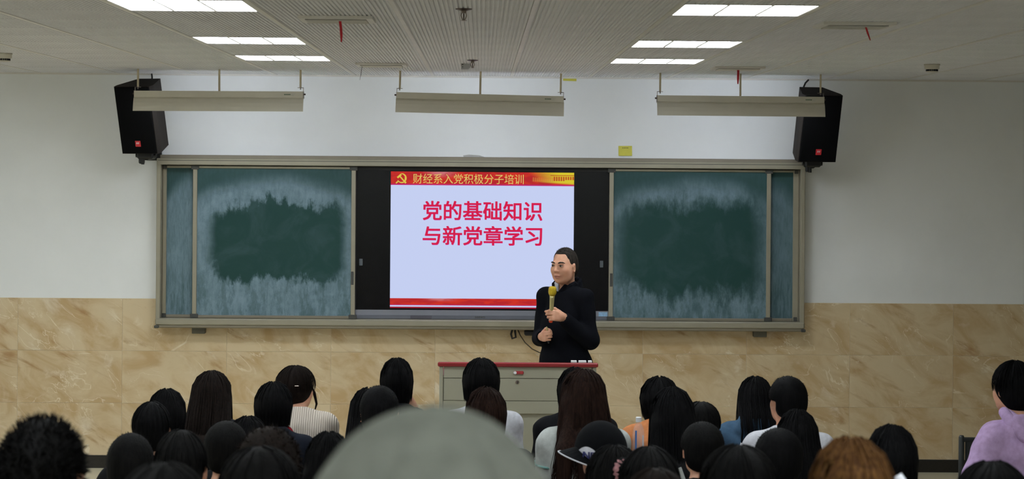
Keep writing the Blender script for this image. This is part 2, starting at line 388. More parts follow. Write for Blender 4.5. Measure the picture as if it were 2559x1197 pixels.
# lit ceiling panels
def ceiling_light(x, y, label, group):
    t = empty('ceiling_light', (x, y, CEIL_Z)); tag(t, label, 'light', group); w = .298
    b = MB(); b.box(-w, w, -w, -w+.02, -.002, .05); b.box(-w, w, w-.02, w, -.002, .05); b.box(-w, -w+.02, -w+.02, w-.02, -.002, .05); b.box(w-.02, w, -w+.02, w-.02, -.002, .05)
    b.build('frame', M_BAR, t)
    box('diffuser', (-w+.02, w-.02, -w+.02, w-.02, .030, .036), M_LIGHT, t)
    for xx in (-.093, .093): box('louvre', (xx-.006, xx+.006, -w+.02, w-.02, .0, .03), M_BAR, t)
    return t
for (x, y) in LIT:
    if x < -3: lab = 'added unseen ceiling panel light brightening the hall from the left side wall'
    elif y < 8: lab = 'added unseen ceiling panel light brightening the hall over the rear seats'
    else:
        pos = {8.43: 'farthest from the chalkboard', 10.83: 'middle one of its line', 12.63: 'nearest the chalkboard lamps'}[y]
        lab = 'lit square ceiling panel, %s, on the %s speaker side' % (pos, 'door-side' if False else ('lilac hoodie' if x > 0 else 'spiky-haired person'))
        lab = lab.replace('lilac hoodie speaker side', "lilac hoodie's side").replace('spiky-haired person speaker side', "spiky-haired person's side")
    ceiling_light(x, y, lab, 'ceiling panel lights')

# air vents with ribbons
def vent(x, y, label):
    t = empty('ceiling_vent', (x, y, CEIL_Z)); tag(t, label, 'vent', 'ceiling air vents'); w, d = .17, .15
    b = MB()
    for (x0, x1, y0, y1) in ((-w, w, -d, -d+.03), (-w, w, d-.03, d), (-w, -w+.03, -d+.03, d-.03), (w-.03, w, -d+.03, d-.03)):
        b.box(x0, x1, y0, y1, -.014, 0)
    b.build('frame', M_BAR, t)
    box('duct', (-w+.02, w-.02, -d+.02, d-.02, -.002, 0), mat('vent_dark', srgb(92, 88, 82), .8, noise=.1), t)
    for k in range(7):
        yy = -d+.05 + k*.034
        MB().box(-w+.03, w-.03, -.013, .013, -.0012, .0012, M=Matrix.Translation((0, yy, -.008)) @ Matrix.Rotation(1.0, 4, 'X')).build('slat', M_BAR, t)
vlab = ['air vent with limp red ribbon near the sprinkler and round fixtures', 'shut air vent with a thin dark thread above the middle board lamp',
        'air vent with a tilted red ribbon near the round smoke detector', 'air vent with a red ribbon hanging before the lamp beside the yellow notes']
for (x, y), l in zip(VENTS, vlab): vent(x, y, l)
def ribbon(pts_px, Y, w, m, name, label):
    P = [at(px, py, Y) for px, py in pts_px]; b = MB(); n = len(P); vs = []
    for i, p in enumerate(P):
        s = w*(1 if i < n-1 else .5)
        vs += [p + V3((-s, 0, 0)), p + V3((s, 0, 0)), p + V3((s, .0015, 0)), p + V3((-s, .0015, 0))]
    fs = [(0, 1, 2, 3)] + [(4*(n-1)+3, 4*(n-1)+2, 4*(n-1)+1, 4*(n-1))]
    for i in range(n-1):
        for k in range(4): a, c = 4*i+k, 4*i+(k+1) % 4; fs.append((a, a+4, c+4, c))
    tag(b.add(vs, fs).build(name, m), label, 'ribbon' if m is M_RIBBON else 'thread')
ribbon([(848, 41), (850, 55), (852, 70), (853, 88), (853, 105)], VENTS[0][1]-.06, .006, M_RIBBON, 'ribbon', 'limp dark red ribbon hanging from the vent beside the sprinkler')
ribbon([(2160, 54), (2164, 68), (2169, 84), (2175, 101)], VENTS[2][1]-.04, .0046, M_RIBBON, 'ribbon', 'red ribbon blown aslant under the ceiling vent near the smoke detector')
ribbon([(1844.5, 166), (1845, 180), (1844.5, 196), (1844, 210)], VENTS[3][1]-.03, .0075, M_RIBBON, 'ribbon', 'red ribbon hanging straight in front of the lamp rod')
ribbon([(906, 158), (904, 172), (902, 186), (899, 200)], VENTS[1][1]-.03, .0016, M_CABLE, 'thread', 'thin dark thread dangling from the shut ceiling vent')

# sprinklers, detectors, small ceiling box
def sprinkler(px, py, label):
    p = on_z(px, py, CEIL_Z); t = empty('sprinkler', p); tag(t, label, 'sprinkler', 'ceiling sprinklers')
    MB().lathe([(.036, 0), (.036, -.003), (.02, -.007), (.013, -.009)], 20).build('escutcheon', M_DKMETAL, t)
    b = MB().lathe([(.012, -.004), (.012, -.018), (.008, -.02)], 12)
    for s in (-1, 1): b.tube([(s*.009, 0, -.016), (s*.012, 0, -.03), (s*.007, 0, -.044), (0, 0, -.05)], .0026, 6)
    b.build('frame', M_STEEL, t)
    MB().lathe([(.002, -.018), (.003, -.022), (.003, -.038), (.002, -.046)], 8).build('glass_bulb', M_DKMETAL, t)
    MB().lathe([(.004, -.048), (.014, -.050), (.014, -.0515), (.004, -.053)], 14).build('deflector', M_STEEL, t)
sprinkler(1159, 22, 'pendent bronze sprinkler in the open ceiling far from the board')
sprinkler(1181, 150, 'pendent bronze sprinkler beside the small white box under the ceiling')
def detector(px, py, label):
    p = on_z(px, py, CEIL_Z); t = empty('smoke_detector', p); tag(t, label, 'detector', 'round smoke detectors')
    MB().lathe([(.052, 0), (.052, -.008), (.048, -.01), (.048, -.028), (.040, -.034)], 24).build('base', M_WHITE, t, True)
    b = MB()
    for k in range(18):
        a = k*math.tau/18; b.box(-.0035, .0035, -.003, .003, -.046, -.033, M=Matrix.Rotation(a, 4, 'Z') @ Matrix.Translation((.036, 0, 0)))
    b.build('vent_fins', M_BLACK, t)
    MB().lathe([(.033, -.034), (.033, -.046), (.040, -.046), (.036, -.051), (.01, -.053)], 24).build('cap', M_WHITE, t, True)
detector(10, 133, 'round white smoke detector on the bare ceiling behind the spiky hair')
detector(2329, 160.5, 'round white smoke detector beside the vent with the tilted ribbon')
p = on_z(1164, 160, CEIL_Z); t = empty('ceiling_box', p); tag(t, 'small white wireless box hung beneath the ceiling by a sprinkler', 'box')
MB().prism([(-.032, 0), (.036, 0), (.032, -.022), (.016, -.036), (-.03, -.036)], -.03, .03, Matrix.Rotation(math.pi/2, 4, 'X')).build('body', mat('grey_box', srgb(188, 188, 190), .5, noise=.05), t)
box('plug', (-.026, -.016, -.033, -.030, -.006, -.001), M_BLACK, t); box('indicator', (-.022, -.018, -.033, -.030, -.024, -.018), M_BLACK, t)

# ------------------------------------------------------------------ chalkboard unit with sliding boards
YF = 14.90                                        # front face of the outer frame
def BX(px, Y=YF): return at(px, 610, Y).x
def BZ(py, px, Y=YF): return at(px, py, Y).z
xl, xr = BX(390), BX(2011.5); zt, zb = BZ(401, 1200), BZ(824, 1200)
board = empty('chalkboard_frame', ((xl+xr)/2, WALL_Y, zb)); tag(board, 'long champagne aluminium frame of the sliding chalkboard on the wall', 'frame')
def rel(o, root):                                 # parent keeping world coordinates of the mesh
    o.parent = root; o.matrix_parent_inverse = Matrix.Translation(root.location).inverted(); return o
def rbox(name, b, m, root, ch=.002): return rel(box(name, b, m, None, ch), root)
wz = .033
rbox('top_rail', (xl, xr, YF, WALL_Y, zt-.050, zt), M_ALU, board, .004)
rbox('top_cap', (xl+.02, xr-.02, YF+.03, WALL_Y, zt-.003, zt+.026), M_ALU2, board, .004)
rbox('rail_groove', (xl+.01, xr-.01, YF-.001, YF+.02, zt-.018, zt-.014), M_CORNER, board, 0)
rbox('bottom_tray', (xl, xr, YF-.02, WALL_Y, zb+.022, zb+.072), M_ALU, board, .008)
rbox('tray_lip', (xl+.005, xr-.005, YF-.012, WALL_Y, zb, zb+.026), M_ALU2, board, .008)
for x0, x1 in ((xl, xl+wz), (xr-wz, xr)):
    rbox('side_post', (x0, x1, YF+.002, WALL_Y, zb+.06, zt-.04), M_ALU, board, .004)
for x in (xl+.01, xr-.01): rbox('corner_cap', (x-.018, x+.018, YF-.024, YF+.02, zb-.002, zb+.02), M_CORNER, board, .005)
for x in (BX(494), BX(1925-20)): rbox('wall_bracket', (x-.05, x+.05, WALL_Y-.08, WALL_Y-.01, zb-.05, zb+.004), mat('grey_bracket', srgb(96, 92, 78), .5, noise=.1), board, .004)
rbox('back_panel', (xl+.03, xr-.03, WALL_Y-.02, WALL_Y-.002, zb+.05, zt-.03), M_ALU2, board, 0)

def green_board(name, x0, x1, z0, z1, Y, m, label, fw=(.033, .033), handle=None):
    t = empty(name, ((x0+x1)/2, Y, z0)); tag(t, label, 'chalkboard')
    fl, fr = fw
    xs, xe, zs, ze = x0+fl, x1-fr, z0+.022, z1-.018
    me = bpy.data.meshes.new('writing_surface')
    me.from_pydata([(xs, Y+.006, zs), (xe, Y+.006, zs), (xe, Y+.006, ze), (xs, Y+.006, ze), (xs, Y+.02, zs), (xe, Y+.02, zs), (xe, Y+.02, ze), (xs, Y+.02, ze)], [],
                   [(0, 1, 2, 3), (7, 6, 5, 4), (0, 4, 5, 1), (1, 5, 6, 2), (2, 6, 7, 3), (3, 7, 4, 0)])
    uv = me.uv_layers.new(name='UVMap')
    for lp in me.loops:
        co = me.vertices[lp.vertex_index].co; uv.data[lp.index].uv = ((co.x-xs)/(xe-xs), (co.z-zs)/(ze-zs))
    me.materials.append(m); rel(link(bpy.data.objects.new('writing_surface', me)), t)
    rbox('stile', (x0, x0+fl, Y-.004, Y+.024, z0, z1), M_ALU, t, .003); rbox('stile', (x1-fr, x1, Y-.004, Y+.024, z0, z1), M_ALU, t, .003)
    rbox('rail', (x0+fl, x1-fr, Y-.002, Y+.024, z0, z0+.022), M_ALU2, t, .003); rbox('rail', (x0+fl, x1-fr, Y-.002, Y+.024, z1-.018, z1), M_ALU, t, .003)
    cw = .03 if handle is not None else .0145
    for x in (x0+fl/2, x1-fr/2):
        for z in (z0+.018, z1-.010): rbox('corner_cap', (x-cw, x+cw, Y-.007, Y+.0, z-.018, z+.014), M_CORNER, t, .003)
    if handle is not None:
        h = rbox('handle', (handle-.010, handle+.010, Y-.009, Y-.003, BZ(698, 1200)-.05, BZ(698, 1200)+.05), M_CORNER, t, .002)
    return t
YS, YFX = 14.94, 14.985
z0s, z1s = zb+.0728, zt-.0565
green_board('sliding_chalkboard', BX(481, YS), BX(888, YS), z0s, z1s, YS, chalkboard('chalk_green_a', 1, .075, .965, .24, .77, .12), 'sliding green chalkboard with a ragged wiped patch by the screen, spiky-haired side', handle=BX(881, YS))
green_board('sliding_chalkboard', BX(1522, YS), BX(1926, YS), z0s, z1s, YS, chalkboard('chalk_green_b', 2, .015, .985, .15, .80, .22, .85), 'sliding green chalkboard wiped in a dark rounded patch behind the lecturer', handle=BX(1528, YS))
green_board('fixed_chalkboard', xl+wz+.001, BX(560, YFX), z0s, z1s, YFX, chalkboard('chalk_green_c', 3, 1.5, 2.5, .2, .8, .3, .85), 'narrow showing strip of fixed green chalkboard at the spiky-haired side', fw=(.03, .03))
green_board('fixed_chalkboard', BX(1850, YFX), xr-wz-.001, z0s, z1s, YFX, chalkboard('chalk_green_d', 4, -1.5, .3, .2, .8, .4, .6), "narrow showing strip of fixed green chalkboard at the lilac hoodie's side", fw=(.03, .045))

# ------------------------------------------------------------------ interactive display with the slide
YD = 14.980
dx0, dx1 = BX(880, YD), BX(1531, YD); dz0, dz1 = zb+.0725, zt-.052
disp = empty('display_screen', ((dx0+dx1)/2, YD, dz0)); tag(disp, 'large black touch display showing a red and white slide', 'screen')
rbox('housing', (dx0, dx1, YD, WALL_Y-.024, dz0, dz1), M_BLACK, disp, .004)
rbox('screen_glass', (dx0+.035, dx1-.035, YD-.004, YD+.001, BZ(776, 1200, YD), dz1-.028), M_SCREEN, disp, .001)
rbox('bottom_bezel', (dx0+.02, dx1-.02, YD-.008, YD+.001, dz0, BZ(775.5, 1200, YD)), M_SILVER, disp, .003)
rbox('bezel_strip', (dx0+.03, dx1-.03, YD-.010, YD-.006, dz0+.002, dz0+.03), mat('bezel_lower', srgb(112, 114, 124), .4, metal=.3, noise=.05), disp, .001)
rbox('port_cover', (BX(1027, YD), BX(1080, YD), YD-.012, YD-.009, dz0+.004, dz0+.028), mat('port_grey', srgb(88, 86, 96), .5, noise=.1), disp, .001)
text_mesh('brand_lettering', 'seewo', M_CORNER, None, .03, facing(BX(1201, YD), YD-.0105, dz0+.017), width=.078, bold=.0004); rel(bpy.data.objects['brand_lettering'], disp)
rbox('label_sticker', (BX(1497, YD), BX(1519, YD), YD-.0095, YD-.008, BZ(791, 1508, YD), BZ(780, 1508, YD)), mat('pale_blue_sticker', srgb(150, 190, 225), .6, noise=.2, nscale=60), disp, 0)
for px, py in ((902.5, 655), (1503.5, 660)):
    k = rbox('lock_plate', (BX(px, YD)-.013, BX(px, YD)+.013, YD-.009, YD-.004, BZ(py, px, YD)-.026, BZ(py, px, YD)+.026), mat('lock_grey', srgb(92, 98, 104), .5, noise=.1), disp, .002)
    kk = MB().lathe([(.006, 0), (.006, .003), (.003, .004)], 10, Matrix.Translation((BX(px, YD), YD-.009, BZ(py, px, YD))) @ Matrix.Rotation(math.pi/2, 4, 'X')).build('keyhole', M_BLACK)
    kk.parent = k; kk.matrix_parent_inverse = Matrix.Translation(disp.location).inverted()
# the slide
YSL = YD-.0055
sx0, sx1 = BX(975.5, YSL), BX(1433.5, YSL); sz1, sz0 = BZ(430, 1205, YSL), BZ(771, 1205, YSL); sw, sh = sx1-sx0, sz1-sz0
def SX(u): return sx0+sw*u
def SZ(v): return sz1-sh*v
def quad(name, u0, u1, v0, v1, m, d=0.0):
    return rbox(name, (SX(u0), SX(u1), YSL-.0006-d, YSL-d, SZ(v1), SZ(v0)), m, disp, 0)
def banner_mat(name, rich):
    q = NT(name); tc = q.n('ShaderNodeTexCoord'); sp = q.n('ShaderNodeSeparateXYZ'); q.l(tc.outputs['Generated'], sp.inputs[0])
    n = q.noise(q.mapping(tc.outputs['Generated'], scale=(9, 1, 1.6)), 1.4, 5, .6, .6)
    c = q.mix(q.ramp(n.outputs['Fac'], .4, .62), (.52, .02, .025, 1), (.68, .035, .02, 1))
    pk = q.math('MULTIPLY', q.ramp(q.math('ABSOLUTE', q.math('SUBTRACT', sp.outputs[0], .27)), 0, .12, 1, 0), q.ramp(sp.outputs[2], .45, 1.0))
    c = q.mix(q.math('MULTIPLY', pk, q.ramp(n.outputs['Fac'], .35, .6, .2, .8)), c, (.66, .25, .28, 1))
    if rich:
        n2 = q.noise(q.mapping(tc.outputs['Generated'], scale=(3, 1, 1)), 1.2, 3)
        bow = q.math('ABSOLUTE', q.math('SUBTRACT', sp.outputs[2], .58))
        y = q.math('SUBTRACT', q.math('ADD', sp.outputs[0], q.math('MULTIPLY', n2.outputs['Fac'], .06)), q.math('MULTIPLY', bow, -.10))
        lowcut = q.ramp(q.math('ADD', sp.outputs[2], q.math('MULTIPLY', sp.outputs[0], .9)), .94, 1.12)
        c = q.mix(q.math('MULTIPLY', q.ramp(y, .80, 1.0), lowcut), c, (.75, .62, .03, 1))
    c = q.mix(q.ramp(sp.outputs[2], .14, .02, 0, 1), c, (.58, .02, .20, 1))
    q.b.inputs['Base Color'].default_value = (0, 0, 0, 1); q.b.inputs['Specular IOR Level'].default_value = .1
    q.l(c, q.b.inputs['Emission Color']); q.b.inputs['Emission Strength'].default_value = SCREEN_E; return q.m
quad('slide_background', 0, 1, 0, 1, em('slide_pale_blue', srgb(208, 219, 255), 1.0))
quad('slide_banner', 0, 1, 0, .099, banner_mat('slide_banner_red', True), .0008)
quad('slide_footer', 0, 1, .928, .979, banner_mat('slide_footer_red', False), .0008)
quad('slide_footer_line', 0, 1, .990, 1.0, em('slide_line_red', (.36, .01, .03, 1)), .0008)
# columned building printed in the banner's yellow corner
bm_ = MB(); bm2 = MB()
for i in range(11):
    u = .775 + i*.0105; bm2.box(SX(u), SX(u+.004), YSL-.0022, YSL-.0016, SZ(.066), SZ(.036+.002*(i % 3)))
for i in range(9):
    u = .888 + i*.0128; bm_.box(SX(u), SX(min(1, u+.0085)), YSL-.0022, YSL-.0016, SZ(.062 if i < 5 else .054), SZ(.030))
bm_.box(SX(.87), SX(1), YSL-.0022, YSL-.0016, SZ(.024), SZ(.019))
rel(bm_.build('slide_building', em('slide_building_red', (.55, .09, .02, 1))), disp); rel(bm2.build('slide_columns', em('slide_column_gold', (.72, .25, .05, 1))), disp)
# emblem: hammer and sickle
gold = em('slide_gold', (.80, .62, .08, 1)); ec = (SX(.0595), YSL-.0018, SZ(.049)); er = sh*.036
E_ = MB(); outer, inner = [], []
for k in range(25):
    a = math.radians(100 - k*(250/24)); tpr = math.sin(math.pi*min(1, (k+1.0)/17))*.5 + (.28 if k > 8 else .06)
    ro = er; ri = er*(1 - .36*min(1, .25+tpr)); outer.append((ro*math.cos(a), ro*math.sin(a))); inner.append((ri*math.cos(a) - er*.04, ri*math.sin(a)+er*.03))
ME = facing(*ec)
for k in range(24): E_.prism([outer[k], inner[k], inner[k+1], outer[k+1]], 0, .0006, ME)
def erect(cx_, cy_, w, h, ang, d): E_.prism([(-w, -h), (w, -h), (w, h), (-w, h)], d, d+.0006, ME @ Matrix.Translation((cx_, cy_, 0)) @ Matrix.Rotation(ang, 4, 'Z'))
erect(er*.06, -er*.12, er*.13, er*.80, math.radians(42), .0004)       # hammer shaft
erect(-er*.50, er*.42, er*.52, er*.19, math.radians(42), .0006)       # hammer head
erect(-er*.98, -er*.86, er*.26, er*.13, math.radians(42), .0004); erect(er*.74, -er*.86, er*.18, er*.18, math.radians(42), .0004)
rel(E_.build('slide_emblem', gold), disp)
rel(text_mesh('slide_heading', '财经系入党积极分子培训', em('slide_heading_gold', (.82, .62, .16, 1)), None, .07, facing(SX(.4225), YSL-.0018, SZ(.051)), extrude=.0003, width=sw*.604, height=sh*.073), disp)
crim = em('slide_crimson', (.74, .012, .075, 1)); mag = em('slide_magenta', (.66, .03, .36, 1))
for nm, body, v in (('slide_title', '党的基础知识', .283), ('slide_title', '与新党章学习', .4655)):
    for m_, dxy, dd in ((mag, .003, .0015), (crim, 0, .0024)):
        rel(text_mesh(nm if dd > .002 else 'slide_title_shadow', body, m_, None, .14, facing(SX(.5015)+dxy*.3, YSL-dd, SZ(v)-dxy), bold=.0026, extrude=.0003, width=sw*.648, height=sh*.138), disp)

# cables and remote below the tray
cb = MB(); p0 = at(1281, 822, 14.97); p1 = at(1287, 847, 14.97)
cb.tube([p0+V3((0, 0, .03)), p0, at(1277, 835, 14.97), at(1280, 846, 14.97), at(1289, 843, 14.97), at(1287, 828, 14.97), p0+V3((.02, 0, .02))], .008, 8)
tag(cb.build('cable_loop', M_CABLE, smooth=True), 'short black cable loop hanging below the chalk tray', 'cable')
c2 = MB().tube([at(1294, 824, 15.0), at(1300, 838, 15.0), at(1312, 856, 15.0), at(1330, 872, 15.0), at(1348, 881, 15.0), at(1380, 884, 15.0), at(1420, 895, 15.0)], .0045, 6)
tag(c2.build('thin_cable', mat('brown_cable', srgb(74, 62, 40), .6, noise=.1), smooth=True), 'thin brown cable curving down the marble behind the lecturer', 'cable')
tag(box('sensor_bar', (at(1310, 830, 14.98).x, at(1345, 830, 14.98).x, 14.94, 15.035, at(1320, 838, 14.98).z, at(1320, 824, 14.98).z), M_BLACK, None, .01), 'dark sensor bar under the chalk tray beside the lecturer', 'sensor')

# ------------------------------------------------------------------ board lamps
def board_lamp(tl, tr, label, short=0):
    YL = 14.2
    A, B_ = at(*tl, YL), at(*tr, YL); mid = (A+B_)/2; L = (B_-A).length; ux = (B_-A).normalized()
    t = empty('board_lamp', mid); tag(t, label, 'lamp', 'hanging chalkboard lamps'); t.rotation_euler = (0, -math.asin(ux.z), math.atan2(ux.y, ux.x))
    h = L/2
    MX = Matrix.Rotation(math.pi/2, 4, 'Z') @ Matrix.Rotation(math.pi/2, 4, 'X')   # local x->Y, y->Z, z->X
    MB().prism([(0, 0), (0, -.044), (.012, -.050), (.085, -.05), (.085, -.01), (.075, 0)], -h, h, MX).build('housing', M_WHITE, t)
    for s in (-1, 1):
        MB().prism([(0.002, .001), (0.002, -.047), (.085, -.05), (.085, -.01), (.075, .001)], s*h-.002, s*h+.002, MX).build('end_cap', M_ALU2, t)
    vis = [(.012, -.046), (.0, -.060), (-.012, -.085), (-.022, -.115), (-.030, -.146)]; th = .0025
    MB().prism(vis + [(x+th, y-.0005) for x, y in vis[::-1]], -h-.004, h+.004, MX).build('visor', M_WHITE, t)
    MB().tube([(-h+.04, .055, -.072), (h-.04, .055, -.072)], .013, 12).build('tube', M_TUBE, t)
    for s in (-1, 1): MB().box(s*h-.035*s-.006, s*h-.035*s+.006, .042, .068, -.088, -.046).build('socket', M_WHITE, t)
    inv = t.matrix_basis.inverted()
    for u in (-.965, 0, .965):
        # rods run from the ceiling down to a small bracket
        x = u*h; zt_ = (inv @ V3((mid.x, mid.y, CEIL_Z))).z; yb = .04
        low = .03 if u else -.002
        MB().tube([(x, yb, zt_), (x, yb, low)], .0075, 10).build('rod', M_CREAMROD, t)
        if u:
            s = 1 if u > 0 else -1
            b = MB().box(x-.02, x+.02 , yb-.012, yb+.012, low-.004, low); b.box(s*h-.001, s*h+.002, yb-.012, yb+.012, -.02, low); b.box(min(x, s*h), max(x, s*h), yb-.012, yb+.012, low-.004, low)
            b.tube([(x, yb, low-.004), (x, yb, low-.016)], .004, 6); b.build('bracket', M_STEEL, t)
            MB().tube([(s*h, yb, -.02), (s*(h+.016), yb, -.02)], .006, 8).build('thumb_screw', M_DKMETAL, t)
    g = mat('green_label', srgb(72, 104, 78), .6, noise=.2, nscale=80)
    b = MB()
    for k in range(5): b.box(h-.135+k*.0095, h-.1285+k*.0095, -.0015, .0, -.027, -.019)
    b.build('brand_label', g, t)
    b = MB()
    for k in range(4): b.box(h-.085, h-.055-.004*k, -.0012, .0, -.017-.005*k, -.0155-.005*k)
    b.build('rating_label', M_PAPER, t); return t
board_lamp((335, 226.5), (757, 228.5), 'white hanging board lamp overlapping the loudspeaker by the ragged chalk patch')
board_lamp((991, 230), (1408.5, 240.5), 'white hanging board lamp above the display, middle one of three')
board_lamp((1643.5, 238), (2060, 242), 'white hanging board lamp with red ribbon, overlapping the loudspeaker beyond the lecturer')

# ------------------------------------------------------------------ loudspeakers on brackets
def speaker(px_c, py_c, yaw, label, cab_px):
    Yc = 14.62; c = at(px_c, py_c, Yc)
    t = empty('loudspeaker', (c.x, WALL_Y, c.z-.3)); tag(t, label, 'speaker', 'wall loudspeakers')
    M = Matrix.Translation(V3((c.x, Yc, c.z)) - t.location) @ Matrix.Rotation(yaw, 4, 'Z') @ Matrix.Rotation(math.radians(15), 4, 'X')
    w, d, h = .148, .135, .255
    plan = [(-w, -d), (w, -d), (w*1.03, -d+.05), (w*.62, d), (-w*.62, d), (-w*1.03, -d+.05)]
    MB().prism(plan, -h, h, M).build('cabinet', M_SPKTOP, t)
    MB().box(-w+.004, w-.004, -d-.012, -d+.002, -h+.004, h-.004, ch=.006, M=M).build('grille', M_GRILLE, t)
    lg = MB().box(-.022, .022, -d-.0145, -d-.011, -h+.058, -h+.102, ch=.001, M=M).build('badge', M_REDLOGO, t)
    lb = MB()
    for xx in (-.007, .006):
        lb.prism([(xx-.0045, -.008), (xx-.001, -.008), (xx+.003, .009), (xx-.0005, .009)], 0, .0008, M @ Matrix.Translation((0, -d-.0147, -h+.084)) @ Matrix.Rotation(math.pi/2, 4, 'X'))
    lb.box(-.013, .011, -d-.0155, -d-.0147, -h+.083, -h+.086, M=M); lb.build('badge_mark', M_WHITEPRINT, lg)
    b = MB(); p = V3((0, Yc-WALL_Y+.06, .3-.27)); 
    b.box(-.06, .06, p.y-.05, p.y+.07, p.z-.05, p.z+.02, ch=.012); b.tube([(0, p.y, p.z-.03), (0, -.03, p.z-.02)], .03, 12); b.box(-.06, .06, -.03, 0, p.z-.06, p.z+.07, ch=.008)
    b.tube([(-.075, p.y, p.z-.02), (.075, p.y, p.z-.02)], .018, 10); b.tube([(-.02, p.y-.02, p.z-.09), (-.02, p.y-.02, p.z-.03)], .012, 8); b.box(-.05, -.01, p.y-.03, p.y+.02, p.z-.085, p.z-.04, ch=.008)
    b.build('bracket', M_BLACK, t)
    cpts = [at(*q, WALL_Y-.06) - t.location for q in cab_px]
    MB().tube(cpts, .007, 6).build('cable', M_CABLE, t, True); return t
speaker(362, 290, math.radians(-20), 'black wall loudspeaker with red badge above the ragged chalk patch', [(379, 184), (380, 192), (380, 200), (379, 215)])
speaker(2034, 311, math.radians(12), 'black wall loudspeaker with red badge on the side of the lilac hoodie', [(2021, 199), (2013, 207), (2009, 216), (2008, 232)])

# ------------------------------------------------------------------ notes and patches on the wall
def note(px, py, w, h, label, Y=WALL_Y-.0015, tilt=0.0, flip=False):
    p = at(px, py, Y); t = empty('sticky_note', p); tag(t, label, 'note', 'yellow paper notes'); t.rotation_euler = (0, tilt, 0)
    b = MB(); n = 6; vs = []
    for i in range(n+1):
        v = i/n; vs += [(-w/2, -.004*v*v, h/2-h*v), (w/2, -.004*v*v-.002*v, h/2-h*v), (w/2, -.004*v*v-.002*v-.0008, h/2-h*v), (-w/2, -.004*v*v-.0008, h/2-h*v)]
    fs = [(0, 1, 2, 3), (4*n+3, 4*n+2, 4*n+1, 4*n)]
    for i in range(n):
        for k in range(4): a, c = 4*i+k, 4*i+(k+1) % 4; fs.append((a, a+4, c+4, c))
    b.add(vs, fs).build('paper', M_YELLOW, t)
    s = MB()
    for k in range(4): s.box(-w*.22+k*w*.12, -w*.14+k*w*.12, -.0016, -.0012, h*.27, h*.33)
    s.build('handwriting', M_INK, t)
note(1562.5, 377, .104, .076, 'yellow paper note on the white wall above the chalkboard frame', tilt=-.01)
note(1424, 195, .102, .046, 'yellow paper note stuck at the top of the wall under the ceiling', tilt=.03)
pz = at(1185, 393, WALL_Y-.001)
tag(mesh_obj('paper_scrap', [(pz.x+a*.085, WALL_Y-.001-d, pz.z+b*.02) for d in (0, .001) for a, b in ((-.9, -.9), (.3, -1), (1, -.6), (.9, .2), (.4, .8), (-.5, 1), (-1, .7))],
    [tuple(range(7)), tuple(range(7, 14))[::-1]] + [(i, i+7, (i+1) % 7+7, (i+1) % 7) for i in range(7)], M_PAPER), 'torn grey paper scrap on the wall just above the chalkboard frame', 'paper')

# ------------------------------------------------------------------ lectern
YLc = 12.35
lx0, lx1 = at(1097, 950, YLc).x, at(1491, 950, YLc).x; lzt = at(1295, 905.5, YLc).z; lc = (lx0+lx1)/2
lec = empty('lectern', (lc, YLc, 0)); tag(lec, 'grey metal lectern with a red top edge in front of the lecturer', 'lectern')
def lz(py): return at(1295, py, YLc).z
D = .44
rbox('body', (lx0+.006, lx1-.006, YLc+.02, YLc+D, .12, lz(906)-.085), M_LECT, lec, .004)
rbox('plinth', (lx0+.05, lx1-.05, YLc+.06, YLc+D-.03, 0, .13), M_CORNER, lec, .004)
rbox('side_frame', (lx0+.002, lx0+.026, YLc-.002, YLc+.03, .08, lz(917)), M_LECT, lec, .003); rbox('side_frame', (lx1-.026, lx1-.002, YLc-.002, YLc+.03, .08, lz(917)), M_LECT, lec, .003)
rbox('upper_panel', (lx0+.03, lx1-.03, YLc, YLc+.03, lz(946)+.0015, lz(917)), M_LECT, lec, .002)
rbox('front_door', (lx0+.03, lx1-.03, YLc, YLc+.03, lz(1002)+.0015, lz(946)-.0015), M_LECT, lec, .002)
rbox('lower_panel', (lx0+.027, lx1-.027, YLc+.001, YLc+.03, lz(1034), lz(1002)-.0015), M_LECT, lec, .002)
rbox('red_rim', (lx0-.008, lx1+.008, YLc-.02, YLc+.02, lz(916.5), lz(906)), M_LECTRED, lec, .006)
rbox('red_rim', (lx0+.006, lx0+.03, YLc+.02, YLc+D, lz(906)-.11, lz(906)-.08), M_LECTRED, lec, .006); rbox('red_rim', (lx1-.03, lx1-.006, YLc+.02, YLc+D, lz(906)-.11, lz(906)-.08), M_LECTRED, lec, .006)
hz_ = lz(931); hx_ = at(1295, 931, YLc).x
h_ = rbox('handle', (hx_-.028, hx_+.034, YLc-.012, YLc+.001, hz_-.010, hz_+.010), mat('red_handle', srgb(172, 52, 56), .4, noise=.1), lec, .004)
rel(MB().lathe([(.010, 0), (.010, .008), (.006, .010)], 14, Matrix.Translation((hx_-.020, YLc-.011, hz_)) @ Matrix.Rotation(math.pi/2, 4, 'X')).build('lock_knob', M_WHITEPRINT), lec)
kz, kx = lz(955), at(1292.5, 955, YLc).x
kl = rel(MB().lathe([(.012, 0), (.012, .006), (.009, .009)], 16, Matrix.Translation((kx, YLc, kz)) @ Matrix.Rotation(math.pi/2, 4, 'X')).build('keyhole_plate', M_STEEL), lec)
rel(box('key_slot', (kx-.002, kx+.002, YLc-.0098, YLc-.008, kz-.006, kz+.006), M_BLACK), lec)
vh = MB()
for i in range(2):
    for k in range(4):
        q = at(1392.5+i*4, 966+k*6.5, YLc); vh.box(q.x-.0025, q.x+.0025, YLc-.0006, YLc+.001, q.z-.003, q.z+.003)
rel(vh.build('vent_holes', M_BLACK), lec)
for a, b_ in ((1427, 1441), (1446, 1465), (1470, 1479)):
    q0, q1 = at(a, 903, YLc+.1), at(b_, 903, YLc+.1)
    tag(box('paper_stack', (q0.x, q1.x, YLc+.08, YLc+.13, lz(906)-.0845, at(1450, 901.5, YLc+.1).z), M_WHITEPRINT, None, .001), 'white paper bundle standing proud behind the lectern rim', 'paper', 'paper bundles on the lectern')

